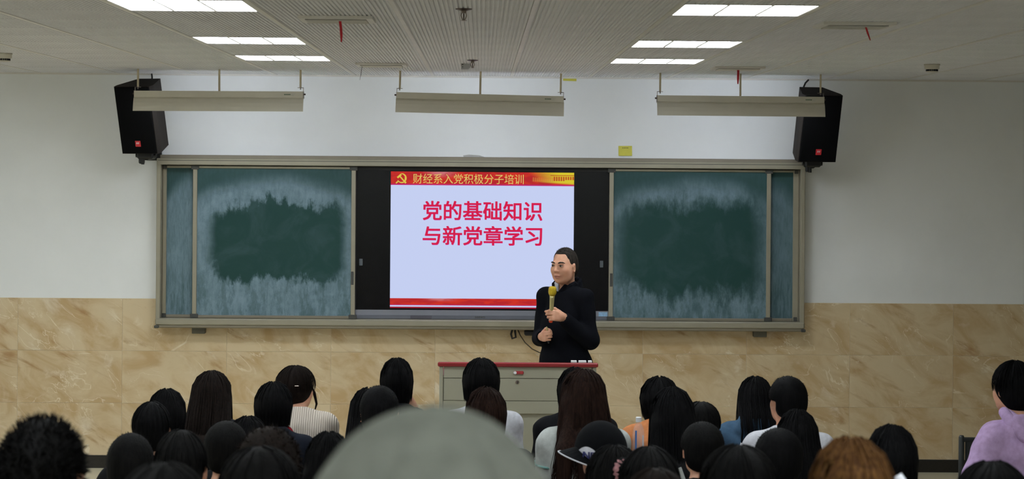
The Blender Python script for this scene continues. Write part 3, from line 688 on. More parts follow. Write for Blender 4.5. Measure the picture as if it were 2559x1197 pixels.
# ------------------------------------------------------------------ signed-distance modelling for people
class Vol:
    def __init__(s, lo, hi, h):
        s.h = h; s.lo = np.array(lo, float); n = np.ceil((np.array(hi)-s.lo)/h).astype(int)+1
        s.ax = [(s.lo[i]+h*np.arange(n[i])).astype(np.float32) for i in range(3)]; s.F = np.full(n, 1.0, np.float32)
    def reg(s, lo, hi, pad):
        sl = []; co = []
        for i in range(3):
            a = int(max(0, np.floor((lo[i]-pad-s.lo[i])/s.h))); b = int(min(len(s.ax[i]), np.ceil((hi[i]+pad-s.lo[i])/s.h)+1))
            sl.append(slice(a, max(a, b))); sh = [1, 1, 1]; sh[i] = -1; co.append(s.ax[i][sl[-1]].reshape(sh))
        return tuple(sl), co
    def comb(s, sl, d, k, op):
        F = s.F[sl]
        if F.size == 0: return
        if op == 'sub':
            d = -d
            if k > 0:
                t = np.clip(.5-.5*(F-d)/k, 0, 1); s.F[sl] = F*(1-t)+d*t+k*t*(1-t)
            else: s.F[sl] = np.maximum(F, d)
        elif k > 0:
            t = np.clip(.5+.5*(F-d)/k, 0, 1); s.F[sl] = F*(1-t)+d*t-k*t*(1-t)
        else: s.F[sl] = np.minimum(F, d)
    def ell(s, c, r, k=.02, R=None, op='add'):
        m = max(r); c = np.array(c, float); pad = k+3*s.h+.02
        sl, (X, Y, Z) = s.reg(c-m, c+m, pad); X, Y, Z = X-c[0], Y-c[1], Z-c[2]
        if R is not None:
            R = np.array(R); X, Y, Z = (R[0][0]*X+R[1][0]*Y+R[2][0]*Z), (R[0][1]*X+R[1][1]*Y+R[2][1]*Z), (R[0][2]*X+R[1][2]*Y+R[2][2]*Z)
        k0 = np.sqrt((X/r[0])**2+(Y/r[1])**2+(Z/r[2])**2); k1 = np.sqrt((X/r[0]**2)**2+(Y/r[1]**2)**2+(Z/r[2]**2)**2)+1e-6
        s.comb(sl, (k0*(k0-1)/k1).astype(np.float32), k, op)
    def cap(s, a, b, ra, rb, k=.02, op='add', flat=None):
        a = np.array(a, float); b = np.array(b, float); m = max(ra, rb); pad = m+k+3*s.h+.02
        sl, (X, Y, Z) = s.reg(np.minimum(a, b), np.maximum(a, b), pad); ba = b-a
        X, Y, Z = X-a[0], Y-a[1], Z-a[2]; L = max(1e-9, float(ba@ba))
        t = np.clip((X*ba[0]+Y*ba[1]+Z*ba[2])/L, 0, 1)
        d = np.sqrt((X-t*ba[0])**2+(Y-t*ba[1])**2+(Z-t*ba[2])**2)-(ra+(rb-ra)*t)
        s.comb(sl, d.astype(np.float32), k, op)
    def chain(s, pts, rads, k=.02):
        for i in range(len(pts)-1): s.cap(pts[i], pts[i+1], rads[i], rads[i+1], k)
    def half(s, n, c, k=.01):                      # cut away the side the normal points to
        n = np.array(n, float); n /= np.linalg.norm(n); X, Y, Z = [a.reshape([-1 if i == j else 1 for j in range(3)]) for i, a in enumerate(s.ax)]
        d = n[0]*(X-c[0])+n[1]*(Y-c[1])+n[2]*(Z-c[2]); F = s.F
        t = np.clip(.5-.5*(F-d)/k, 0, 1); s.F = (F*(1-t)+d*t+k*t*(1-t)).astype(np.float32)
    def boxcut(s, lo, hi, k=.01):
        lo = np.array(lo, float); hi = np.array(hi, float); sl, (X, Y, Z) = s.reg(lo, hi, k+3*s.h); c = (lo+hi)/2; e = (hi-lo)/2
        d = np.maximum(np.maximum(abs(X-c[0])-e[0], abs(Y-c[1])-e[1]), abs(Z-c[2])-e[2]).astype(np.float32); s.comb(sl, d, k, 'sub')
    def wrinkle(s, amp, fx, fy, fz, ph=0.0):
        X, Y, Z = [a.reshape([-1 if i == j else 1 for j in range(3)]) for i, a in enumerate(s.ax)]
        s.F += (amp*np.sin(fx*X+fy*Y+fz*Z+ph+1.3*np.sin(fz*.37*X-fx*.41*Z+ph))).astype(np.float32)
    def mesh(s, smooth=1):
        F = s.F; S = F < 0; nx, ny, nz = F.shape
        cnt = np.zeros((nx-1, ny-1, nz-1), np.int8)
        for i in (0, 1):
            for j in (0, 1):
                for k in (0, 1): cnt += S[i:nx-1+i, j:ny-1+j, k:nz-1+k]
        act = (cnt > 0) & (cnt < 8); I, J, K = np.nonzero(act); n = len(I)
        if n == 0: return np.zeros((0, 3)), []
        ids = np.full(act.shape, -1, np.int64); ids[I, J, K] = np.arange(n)
        P = np.zeros((n, 3)); N = np.zeros(n)
        for ax in range(3):
            o1, o2 = [x for x in range(3) if x != ax]
            for u in (0, 1):
                for w in (0, 1):
                    a = [0, 0, 0]; a[o1] = u; a[o2] = w; b = list(a); b[ax] = 1
                    f0 = F[I+a[0], J+a[1], K+a[2]]; f1 = F[I+b[0], J+b[1], K+b[2]]; cr = (f0 < 0) != (f1 < 0)
                    t = np.where(cr, f0/np.where(cr, f0-f1, 1), 0)
                    p = np.tile(np.array(a, float), (n, 1)); p[:, ax] += t; P += p*cr[:, None]; N += cr
        P = (P/N[:, None]+np.stack([I, J, K], 1))*s.h+s.lo
        quads = []
        for ax in range(3):
            o1, o2 = [(1, 2), (2, 0), (0, 1)][ax]
            sl0 = [slice(None)]*3; sl1 = [slice(None)]*3; sl0[ax] = slice(0, -1); sl1[ax] = slice(1, None)
            d = S[tuple(sl0)] != S[tuple(sl1)]; idx = np.stack(np.nonzero(d), 1)
            ok = (idx[:, o1] > 0) & (idx[:, o2] > 0) & (idx[:, o1] < F.shape[o1]-1) & (idx[:, o2] < F.shape[o2]-1); idx = idx[ok]
            def g(d1, d2):
                q = idx.copy(); q[:, o1] -= d1; q[:, o2] -= d2; return ids[q[:, 0], q[:, 1], q[:, 2]]
            Q = np.stack([g(1, 1), g(0, 1), g(0, 0), g(1, 0)], 1)
            inside = S[idx[:, 0], idx[:, 1], idx[:, 2]]; Q[~inside] = Q[~inside][:, ::-1]; quads.append(Q)
        Q = np.concatenate(quads)
        for _ in range(smooth):
            A = np.zeros_like(P); C = np.zeros(n)
            for a, b in ((0, 1), (1, 2), (2, 3), (3, 0)):
                np.add.at(A, Q[:, a], P[Q[:, b]]); np.add.at(C, Q[:, a], 1); np.add.at(A, Q[:, b], P[Q[:, a]]); np.add.at(C, Q[:, b], 1)
            P = P*.5+.5*A/np.maximum(C, 1)[:, None]
        return P, Q
def np_mesh(name, P, Q, extra=None, tint=None):
    """mesh from arrays of quads, plus extra (verts, quads) joined in"""
    if extra is not None and len(extra[0]):
        Q = np.concatenate([Q, extra[1]+len(P)]); P = np.concatenate([P, extra[0]])
    me = bpy.data.meshes.new(name); me.vertices.add(len(P)); me.vertices.foreach_set('co', np.asarray(P, np.float32).ravel())
    me.loops.add(len(Q)*4); me.loops.foreach_set('vertex_index', Q.ravel().astype(np.int32))
    me.polygons.add(len(Q)); me.polygons.foreach_set('loop_start', np.arange(0, 4*len(Q), 4, dtype=np.int32)); me.polygons.foreach_set('loop_total', np.full(len(Q), 4, np.int32))
    me.update(calc_edges=True); me.validate(); me.shade_smooth()
    if tint is not None:
        a = me.attributes.new('tint', 'FLOAT', 'POINT'); a.data.foreach_set('value', np.asarray(tint, np.float32))
    return me
def inst(name, me, m, parent, loc=(0, 0, 0), rot=(0, 0, 0), sc=(1, 1, 1)):
    o = bpy.data.objects.new(name, me)
    if len(me.materials) == 0: me.materials.append(None)
    o.material_slots[0].link = 'OBJECT'; o.material_slots[0].material = m
    o.location = loc; o.rotation_euler = rot; o.scale = sc; return link(o, parent)
def rotz(a): c, s = math.cos(a), math.sin(a); return np.array([[c, -s, 0], [s, c, 0], [0, 0, 1.0]])
def rotx(a): c, s = math.cos(a), math.sin(a); return np.array([[1, 0, 0], [0, c, -s], [0, s, c]])

def add_head(v, C, R, detail=False):
    """head facing local +Y, centre C, rotation R"""
    C = np.array(C, float); T = lambda p: C + R @ np.array(p, float)
    v.ell(T((0, -.014, .022)), (.074, .092, .092), .02, R)
    v.ell(T((0, .030, -.030)), (.060, .062, .080), .03, R)
    v.cap(T((-.035, .030, -.078)), T((.035, .030, -.078)), .026, .026, .03)
    v.ell(T((0, .062, -.092)), (.026, .022, .020), .025, R)
    for s in (-1, 1):
        v.ell(T((s*.038, .058, -.026)), (.022, .020, .021), .03, R); v.ell(T((s*.046, .022, -.036)), (.016, .032, .036), .03, R)
        v.ell(T((s*.077, -.004, -.014)), (.009, .022, .032), .008, R @ rotz(-s*.35))
        v.ell(T((s*.080, .002, -.016)), (.006, .010, .018), .006, R, 'sub')
    if detail:
        v.cap(T((-.032, .080, .022)), T((.032, .080, .022)), .011, .011, .012)
        for s in (-1, 1):
            v.ell(T((s*.031, .094, .006)), (.017, .012, .009), .010, R, 'sub')
            v.ell(T((s*.031, .079, .005)), (.016, .012, .011), .006, R)
    v.cap(T((0, .086, .010)), T((0, .108, -.026)), .007, .011, .012)
    for s in (-1, 1): v.ell(T((s*.012, .097, -.030)), (.009, .010, .008), .006, R)
    if detail:
        v.ell(T((0, .086, -.060)), (.026, .014, .007), .005, R); v.ell(T((0, .083, -.073)), (.022, .014, .008), .005, R)
        v.ell(T((0, .101, -.066)), (.022, .012, .0030), .002, R, 'sub')
def add_hand(v, W, e1, e2, e3, curl, thumb=1, sc=1.0, spread=.0):
    """palm and five separate fingers; e1 towards knuckles, e2 towards the thumb side, e3 out of the palm"""
    W = np.array(W, float); e1, e2, e3 = [np.array(e, float)/np.linalg.norm(e) for e in (e1, e2, e3)]
    P = lambda a, b, c: W + sc*(e1*a+e2*b+e3*c)
    for b in (-.026, -.009, .009, .026): v.cap(P(.01, b*.75, 0), P(.082, b, 0), .0155*sc, .0120*sc, .010)
    v.cap(P(-.03, 0, 0), P(.02, 0, 0), .025*sc, .026*sc, .012)
    for i, (b, ln) in enumerate(((.0285, 1.0), (.0095, 1.08), (-.0095, 1.0), (-.0280, .82))):
        p = P(.086-.004*abs(i-1), b, 0); ang = 0.0; r = (.0094, .0088, .0092, .0080)[i]
        for L, c, rr in zip((.042, .027, .021), curl[i] if isinstance(curl[0], (list, tuple)) else curl, (1, .93, .82)):
            ang += math.radians(c); q = p + sc*ln*L*(e1*math.cos(ang)+e3*math.sin(ang)+e2*spread*(1.5-i)); v.cap(p, q, r*sc*rr, r*sc*rr*.93, .0035); p = q
    t0 = P(.018, .030, .006); t1 = P(.048, .050, .022*thumb); t2 = P(.074, .040, .040*thumb); t3 = P(.088, .022, .050*thumb)
    v.chain([t0, t1, t2, t3], [.015*sc, .0115*sc, .0100*sc, .0082*sc], .006)

# ------------------------------------------------------------------ seated listeners (local frame: feet on z=0, looking to +Y)
POSES = {   # head centre, neck base, shoulder z/y, arms: (elbow, wrist) left then right (x<0 is left)
    'up':   dict(C=(0, .07, 1.160), N=(0, .03, 1.015), S=(.165, .015, .945), arms=(((-.195, .05, .68), (-.09, .25, .63)), ((.195, .05, .68), (.09, .25, .63)))),
    'lean': dict(C=(0, .20, 1.065), N=(0, .12, .935), S=(.165, .10, .870), arms=(((-.195, .14, .64), (-.09, .32, .62)), ((.195, .14, .64), (.09, .32, .62)))),
    'chin': dict(C=(0, .16, 1.10), N=(0, .09, .960), S=(.165, .07, .890), arms=(((-.20, .30, .76), (-.02, .30, .96)), ((.20, .28, .76), (.082, .20, .965)))),
    'neck': dict(C=(0, .09, 1.150), N=(0, .05, 1.005), S=(.170, .03, .930), arms=(((-.26, .20, .76), (-.135, .12, .90)), ((.195, .07, .68), (.09, .26, .63)))),
    'elbow': dict(C=(-.03, .08, 1.160), N=(0, .03, 1.015), S=(.165, .01, .945), arms=(((-.30, -.03, .70), (-.16, .20, .66)), ((.195, .05, .68), (.09, .25, .63)))),
}
def neck_path(p): return np.array(p['N']), np.array(p['C'])+np.array((0, -.02, -.07))
BODY, TOPS, LEGS = {}, {}, {}
def hand_frames(p, sgn, E_, W_):
    E_, W_ = np.array(E_), np.array(W_); e1 = W_-E_; e1 /= np.linalg.norm(e1)
    ref = np.array((sgn*-1.0, 0, .4)); e2 = ref-e1*(ref@e1); e2 /= np.linalg.norm(e2); e3 = np.cross(e1, e2)*(1 if sgn > 0 else -1)
    if e3[2] > 0 and abs(e1[2]) < .7: e3 = -e3
    return e1, e2, e3
def body_mesh(pose, yaw):
    key = (pose, round(yaw, 2))
    if key in BODY: return BODY[key]
    p = POSES[pose]; v = Vol((-.42, -.22, -.01), (.42, .66, 1.31), .0105); C = np.array(p['C']); N, Hn = neck_path(p)
    add_head(v, C, rotz(yaw)); v.cap(N-np.array((0, .01, .04)), Hn, .052, .050, .03)
    S = p['S']; pel = np.array((0, -.03, .55)); ch = np.array((0, S[1]-.005, S[2]-.08))
    v.ell(pel, (.155, .11, .12), .05); v.ell(ch, (.150, .095, .17), .06); v.cap(pel, ch, .11, .11, .06); v.cap((-S[0], S[1], S[2]), (S[0], S[1], S[2]), .048, .048, .05)
    for s, (E_, W_) in zip((-1, 1), p['arms']):
        v.chain([(s*S[0], S[1], S[2]-.01), E_, W_], [.047, .040, .028], .02)
        e1, e2, e3 = hand_frames(p, s, E_, W_); add_hand(v, W_, e1, e2, e3, (35, 40, 30))
        v.chain([(s*.09, -.02, .51), (s*.105, .34, .50), (s*.105, .27, .08)], [.080, .058, .042], .03); v.cap((s*.105, .26, .045), (s*.11, .41, .03), .042, .034, .02)
    P, Q = v.mesh(1); BODY[key] = np_mesh('body', P, Q, tint=np.zeros(len(P))); return BODY[key]
def top_mesh(pose, kind):
    key = (pose, kind)
    if key in TOPS: return TOPS[key]
    p = POSES[pose]; v = Vol((-.46, -.26, .40), (.46, .62, 1.20), .0125); N, Hn = neck_path(p); S = p['S']
    pel = np.array((0, -.035, .56)); ch = np.array((0, S[1]-.010, S[2]-.09)); big = .018 if kind in ('hood', 'knit') else .0
    v.ell(pel, (.185+big, .14+big, .14), .05); v.ell(ch, (.178+big, .120+big, .19), .06); v.cap(pel, ch, .135, .14, .06)
    v.cap((-S[0], S[1]-.005, S[2]), (S[0], S[1]-.005, S[2]), .060+big*.5, .060+big*.5, .06); v.cap((0, S[1], S[2]-.02), N+np.array((0, -.005, .0)), .085, .062, .05)
    for s, (E_, W_) in zip((-1, 1), p['arms']):
        E_, W_ = np.array(E_), np.array(W_); v.chain([(s*S[0], S[1], S[2]-.01), E_, W_-(W_-E_)*.06], [.066+big, .058+big, .044+big*.5], .025)
    v.wrinkle(.0035, 9, 17, 42, .4); v.wrinkle(.0025, -31, 12, 23, 1.9)
    v.half((0, .35, 1), N+np.array((0, 0, .034)), .012)
    v.ell(N+np.array((0, .01, .05)), (.060, .060, .06), .015, None, 'sub')
    if kind == 'hood':
        v.ell(N+np.array((0, -.100, -.020)), (.140, .062, .085), .006, rotx(-.30)); v.ell(N+np.array((0, -.060, .050)), (.088, .055, .050), .012, rotx(-.35), 'sub'); v.cap(N+np.array((-.09, -.150, .012)), N+np.array((.05, -.168, -.055)), .009, .004, .008, 'sub')
        for s in (-1, 1): v.cap(N+np.array((s*.082, -.01, .035)), N+np.array((s*.10, -.11, .02)), .026, .022, .008)
    elif kind == 'collar':
        for a in range(10):
            t0, t1 = [math.radians(-210+a_*24) for a_ in (a, a+1)]
            v.cap(N+np.array((.068*math.cos(t0), .060*math.sin(t0)-.004, .022)), N+np.array((.068*math.cos(t1), .060*math.sin(t1)-.004, .022)), .016, .016, .01)
    P, Q = v.mesh(1); TOPS[key] = np_mesh('top', P, Q); return TOPS[key]
def legs_mesh():
    if 'a' in LEGS: return LEGS['a']
    v = Vol((-.32, -.24, -.01), (.32, .66, .76), .014)
    v.ell((0, -.03, .54), (.185, .135, .12), .05)
    for s in (-1, 1): v.chain([(s*.095, -.02, .525), (s*.105, .34, .515), (s*.105, .28, .08)], [.098, .075, .062], .03)
    v.wrinkle(.003, 14, 22, 35); P, Q = v.mesh(1); LEGS['a'] = np_mesh('trousers', P, Q); return LEGS['a']

# hair, in head coordinates (centre 0, face to +Y)
def strands(rng, n, mode, L, rx, ry, rz, w=.0026, spread=.0, taper=1.0, zc=.018, bk=.02, face=.5):
    """thin tapering locks laid over the hair mass; returns verts and quads"""
    K = 7; V, Qs = [], []
    for i in range(n):
        if mode == 'spike':
            u = rng.uniform(-.25, 1); a = rng.uniform(0, math.tau); q = math.sqrt(max(0, 1-u*u))
            d = np.array((q*math.cos(a), q*math.sin(a), u))
            if d[1] > face and d[2] < (.35 if face > .3 else .72): continue
            p0 = np.array((d[0]*rx, d[1]*ry-.012, d[2]*rz+zc))*.97; g = d+np.array((0, 0, .55))+rng.normal(0, .35, 3); g /= np.linalg.norm(g)
            ln = L*rng.uniform(.5, 1.15); side = np.cross(g, rng.normal(0, 1, 3)); side /= np.linalg.norm(side)
            pts = [p0+g*ln*t+side*ln*.35*t*t for t in np.linspace(0, 1, 4)]
        else:
            a = rng.uniform(-math.pi*.80, math.pi*.80)-math.pi/2          # around the back, open at the face
            hang = L*rng.uniform(.86, 1.06); pts = []
            off = rng.uniform(.985, 1.05) if rng.uniform() < .85 else rng.uniform(1.04, 1.09); wig = rng.uniform(-.10, .10); start = rng.uniform(.06, .5)
            for t in np.linspace(0, 1, K):
                th = start+t*(math.pi/2-start+.25) if L < .08 else start+min(1, t*2.2)*(math.pi/2-start)
                aa = a+wig*t
                p = np.array((math.cos(aa)*math.sin(th)*rx*off, math.sin(aa)*math.sin(th)*ry*off-.012, math.cos(th)*rz*off+zc))
                if t*2.2 > 1 and L >= .08:
                    f = (t*2.2-1)/1.2; p[2] -= hang*f; p[0] += (.013*math.sin(9*f+5*off*9)*f if spread > .3 else 0); p[0] *= 1+spread*f; p[1] -= max(0.0, bk+p[1])*min(1, f*1.6)*(1 if a < 0 or True else 0) if bk > .1 and math.sin(aa) < .2 else .02*f
                pts.append(p)
        pts = np.array(pts); k = len(pts); o = sum(len(x) for x in V)
        dirs = np.gradient(pts, axis=0); dirs /= np.linalg.norm(dirs, axis=1)[:, None]+1e-9
        s1 = np.cross(dirs, np.array((.31, .2, .93))); s1 /= np.linalg.norm(s1, axis=1)[:, None]+1e-9; s2 = np.cross(dirs, s1)
        rr = (w*rng.uniform(.6, 1.3)*(1-taper*.92*np.linspace(0, 1, k)**2))[:, None]
        ring = np.stack([pts+s1*rr, pts+(-.5*s1+.866*s2)*rr, pts+(-.5*s1-.866*s2)*rr], 1).reshape(-1, 3)
        V.append(ring)
        for j in range(k-1):
            for m in range(3): a_, b_ = o+3*j+m, o+3*j+(m+1) % 3; Qs.append((a_, b_, b_+3, a_+3))
    if not V: return np.zeros((0, 3)), np.zeros((0, 4), int)
    return np.concatenate(V), np.array(Qs)
def hair_mesh(style, seed, L=.20, fine=.0075, bk=.205):
    rng = np.random.default_rng(seed); zlo = -.16-(L if style in ('long', 'pony', 'wave') else .03)
    v = Vol((-.20, -.34, zlo), (.20, .15, .18), fine); ex = None
    if style in ('short', 'spiky', 'buzz', 'curly', 'crop'):
        g = {'short': .0, 'spiky': -.004, 'buzz': -.012, 'curly': .012, 'crop': -.002}[style]
        v.ell((0, -.016, .024), (.086+g, .105+g, .104+g), .01); v.ell((0, -.050, -.030), (.070+g, .060+g, .070), .03)
        v.boxcut((-.2, .052, -.2), (.2, .2, .062), .012); v.half((0, .55, -1), (0, -.02, -.072), .01)
        for s in (-1, 1): v.boxcut((s*.10-.04, -.018, -.1), (s*.10+.04, .2, -.002), .012)
        if style == 'crop':
            for s in (-1, 1): v.boxcut((s*.105-.041, -.050, -.2), (s*.105+.041, .2, .004), .008)
            v.half((0, .55, -1), (0, -.02, -.060), .008)
        if style == 'curly': ex = strands(rng, 700, 'spike', .020, .098, .115, .115, .0035)
        elif style == 'spiky': ex = strands(rng, 1500, 'spike', .022, .088, .106, .102, .0026)
        elif style == 'short': ex = strands(rng, 260, 'over', .05, .087+g, .106+g, .104+g, .0024)
        elif style == 'crop': ex = strands(rng, 700, 'spike', .010, .082, .102, .101, .0016, zc=.024, face=.3)
    else:
        W = .0
        v.ell((0, -.018, .018), (.095, .112, .112), .01)
        if style == 'bob':
            v.cap((0, -.03, .0), (0, -.035, -.075), .093, .086, .03); v.half((0, .1, -1), (0, 0, -.128), .02)
            ex = strands(rng, 320, 'over', .115, .096, .113, .113, .0026, -.10)
        elif style == 'tied':
            v.ell((0, -.04, -.035), (.074, .070, .075), .03); v.cap((0, -.13, .0), (0, -.15, .015), .034, .030, .02); v.half((0, .45, -1), (0, -.02, -.095), .01)
            ex = strands(rng, 240, 'over', .05, .096, .113, .112, .0024)
        elif style == 'bun':
            v.ell((0, -.04, -.03), (.078, .072, .08), .03); v.half((0, .45, -1), (0, -.02, -.09), .01)
            ex = strands(rng, 240, 'over', .05, .096, .113, .112, .0024)
        elif style == 'pony':
            v.ell((0, -.04, -.03), (.076, .070, .075), .03); v.half((0, .45, -1), (0, -.02, -.09), .01)
            v.chain([(0, -.115, .01), (0, -.165, -.02), (0, -.175, -.12), (.01, -.165, -.10-L)], [.026, .034, .036, .010], .02)
            ex = strands(rng, 220, 'over', .05, .096, .113, .112, .0024)
        else:                                    # long, wave
            sp = .50 if style == 'wave' else .06
            v.cap((0, -.035, 0), (0, -.060, -.09), .092, .094, .03)
            for x in (-.055, 0, .055):
                v.chain([(x*.9, -.07, -.03), (x*1.05, -.10, -.13), (x*(1.1+sp), -bk*.95, -.24), (x*(1.2+sp*1.7), -bk-.01, -.10-max(L, .17)*.95)], [.054, .050, .040, .026], .03)
            for s in (-1, 1): v.cap((s*.070, -.01, -.03), (s*(.085+sp*.14), -.03, -.08-L*.75), .030, .018, .03)
            ex = strands(rng, 420, 'over', L+.10, .097, .114, .113, .0034, sp*.9+.12, bk=bk)
        v.boxcut((-.062, .045, -.6), (.062, .2, .050), .015)
    P, Q = v.mesh(1); return np_mesh('hair', P, Q, ex)

HAIR = {'black': hair_mat('hair_black', (.003, .003, .0032, 1), (.006, .0056, .006, 1)), 'soft': hair_mat('hair_soft_black', (.0042, .004, .004, 1), (.0075, .007, .0066, 1)),
        'brown': hair_mat('hair_brown', (.013, .0065, .005, 1), (.026, .013, .009, 1)), 'dkbrown': hair_mat('hair_dark_brown', (.007, .005, .004, 1), (.014, .009, .007, 1)),
        'gold': hair_mat('hair_golden', (.055, .022, .008, 1), (.115, .055, .016, 1))}
def cloth(name, rgb): return mat('cloth_'+name, srgb(*rgb), .9, spec=.12, noise=.18, nscale=40, bump=.25, bscale=350)
CL = {'black': cloth('black', (20, 20, 23)), 'navy': cloth('navy', (26, 30, 40)), 'white': cloth('white', (214, 214, 220)), 'offwhite': cloth('offwhite', (196, 200, 196)),
      'orange': cloth('orange', (206, 132, 84)), 'denim': cloth('denim', (66, 92, 116)), 'blue': cloth('blue', (76, 104, 146)), 'lilac': cloth('lilac', (196, 166, 208)),
      'green': cloth('green', (24, 56, 34)), 'red': cloth('red', (132, 14, 24)), 'grey': cloth('grey', (60, 60, 62)), 'charcoal': cloth('charcoal', (34, 35, 38))}
CL['rib'] = M_RIB

# chair
def make_chair(t, hback, w=.205):
    MB().box(-w, w, -.235, .20, .375, .405, ch=.012).build('seat', M_CHAIR, t)
    MB().box(-w+.02, w-.02, -.265, -.245, hback-.30, hback-.02, ch=.008).build('backrest', M_CHAIR, t)
    for s in (-1, 1):
        MB().tube([(s*w, -.262, 0), (s*w, -.258, .39), (s*w, -.258, hback-.01), (s*w, -.258, hback)], [.013, .016, .016, .011], 10).build('post', M_CHAIR, t, True)
        MB().tube([(s*w, .18, 0), (s*w, .17, .38)], .013, 8).build('leg', M_CHAIR, t, True)
    MB().box(-w, w, -.270, -.248, hback-.035, hback-.010, ch=.006).build('top_rail', M_CHAIR, t)
CH0 = []
def chair(loc, rz, label, hback=.76):
    t = empty('chair', loc, rz); tag(t, label, 'chair', 'charcoal lecture hall chairs')
    if not CH0 or hback != .76:
        make_chair(t, hback)
        if hback == .76: CH0.append(t)
    else:
        for c in CH0[0].children: link(c.copy(), t)
    return t

def person(px, top, Y, style, hair, clothc, label, pose='up', kind='plain', yaw=0.0, byaw=0.0, w=None, L=.2, seed=1, T0=None, hl=1.0, chair_label=None, roll=0.0, fine=.0075):
    """px, top: pixel of the crown; Y: depth of the row; w: hair width in pixels"""
    p = POSES[pose]; C = np.array(p['C']); crown = {'long': .130, 'wave': .130, 'bob': .130, 'tied': .130, 'pony': .130, 'bun': .130, 'short': .128, 'spiky': .136, 'curly': .142, 'crop': .126, 'buzz': .116, 'cap': .128}[style]
    Tn = C[2]+crown; fh = floor_h(Y-C[1]); q = at(px, top, Y); T = q.z-fh; s = T/Tn; sxy = min(1.05, max(.93, s))
    t = empty('person', (q.x, Y-C[1]*sxy, fh), byaw); t.scale = (sxy, sxy, s); tag(t, label, 'person')
    if abs(s-1) > .09: print('PERSON scale', px, top, round(T, 3), round(s, 3))
    bm = body_mesh(pose, yaw); inst('body', bm, M_SKIN, t)
    tp = inst('top', top_mesh(pose, kind), CL[clothc], t); inst('trousers', legs_mesh(), M_DENIMTR, t)
    ho = None
    if style != 'cap':
        nom = {'short': .176, 'spiky': .20, 'curly': .215, 'crop': .172, 'buzz': .15, 'long': .205, 'wave': .21, 'bob': .20, 'tied': .196, 'pony': .196, 'bun': .196}[style]
        k = min(1.14, max(.90, (w*Y/F_PX)/(nom*sxy))) if w else 1.0
        if w and not (.86 < (w*Y/F_PX)/(nom*sxy) < 1.2): print('HAIR width', px, top, round((w*Y/F_PX)/(nom*sxy), 2))
        ho = inst('hair', hair_mesh(style, seed, L, fine, C[1]-p['S'][1]+.165), HAIR[hair], t, C, (0, roll, yaw), (k, (1+k)/2, 1))
    ch_ = chair((t.location.x, t.location.y, fh), byaw, 'charcoal chair under the ' + ' '.join(label.replace(' seated', '').split()[:11]).rstrip(',').removesuffix(' a').removesuffix(' and').removesuffix(' in').removesuffix(',').removesuffix(' the').removesuffix(' of').removesuffix(' behind').removesuffix(',').removesuffix(' in front'))
    ch_.scale = (sxy, sxy, s)
    return t, tp, ho, C, s

# ------------------------------------------------------------------ the audience
P_ = person
P_(108, 1028, 4.3, 'spiky', 'soft', 'black', 'person with thick spiky black hair seated at the end of a rear row', w=226, seed=3, fine=.006)
P_(328, 1080, 7.2, 'crop', 'soft', 'black', 'person with neat short black hair and a pale cheek, in front of the spiky-haired one', w=120, seed=4, pose='lean')
P_(380, 1003, 8.8, 'short', 'black', 'black', 'person with smooth short black hair, overlapping the bob-haired neighbour in front', w=94, seed=5)
P_(418, 974, 9.9, 'bob', 'black', 'black', 'person with a rounded black bob next to the long straight hair', w=94, seed=6, pose='lean')
a5 = P_(530, 929, 10.9, 'long', 'dkbrown', 'black', 'person with long straight dark hair spreading over a black jacket', w=98, seed=7, L=.26, pose='lean')
P_(453, 1073, 6.35, 'short', 'soft', 'navy', 'person with smooth round black hair, in front of the neat short-haired one', w=128, seed=8)
P_(566, 1050, 8.0, 'crop', 'soft', 'black', 'person with short fuzzy black hair and an ear showing, below the long straight hair', w=112, seed=9)
P_(620, 1042, 9.6, 'bob', 'black', 'black', 'person with a low black head between the long straight hair and red collar', w=96, seed=10, pose='lean')
a11 = P_(684, 956, 10.35, 'bob', 'black', 'navy', 'person with a black bob, red collar and dark navy jacket', w=94, seed=11, kind='collar', pose='lean')
a12 = P_(742, 915, 11.2, 'tied', 'dkbrown', 'rib', 'person in a cream ribbed sweater with dark hair, looking aside', w=90, seed=12, yaw=-.75, pose='lean', kind='knit')
P_(672, 1062, 5.8, 'curly', 'dkbrown', 'black', 'person with wide curly dark brown hair behind the red collar', w=172, seed=13)
P_(650, 1114, 4.75, 'short', 'soft', 'black', 'person with large smooth round black hair right behind the curly one', w=206, seed=14)
P_(410, 1154, 3.6, 'short', 'soft', 'black', 'person with a low dark head beside the spiky-haired one', w=236, seed=15)
P_(822, 1083, 7.3, 'long', 'black', 'black', 'person with long black hair beside the pale cap', w=112, seed=16, L=.22)
P_(992, 897, 11.0, 'bob', 'black', 'black', 'person with black hair resting the chin on clasped hands', w=80, seed=17, pose='chin')
P_(922, 972, 10.0, 'long', 'black', 'black', 'person with long black hair half hidden behind the short-haired boy with bare neck', w=94, seed=18, pose='lean', L=.16)
P_(949, 962, 9.0, 'crop', 'black', 'navy', 'person with cropped black hair, bare neck and a hand by the jaw', w=102, seed=19, pose='neck')
P_(1203, 897, 10.8, 'bob', 'black', 'white', 'person with a black bob and white shirt in front of the lectern', w=92, seed=20, byaw=0)
P_(1215, 970, 9.4, 'bob', 'brown', 'charcoal', 'person with brown shoulder-length hair behind the white shirt', w=102, seed=21)
P_(1437, 920, 11.05, 'bob', 'black', 'black', 'person with black hair mostly hidden behind the long wavy brown hair', w=88, seed=22, pose='lean')
a20 = P_(1458, 925, 9.9, 'wave', 'brown', 'offwhite', 'person with long wavy brown hair over a white top', w=114, seed=23, L=.44)
a23 = P_(1648, 943, 10.95, 'bob', 'black', 'orange', 'person with black parted hair and an orange top beside the bottle', w=96, seed=24, pose='lean', L=.10)
a24 = P_(1680, 971, 9.0, 'long', 'black', 'black', 'person with long black hair and black jacket behind the orange top', w=110, seed=25, L=.30)
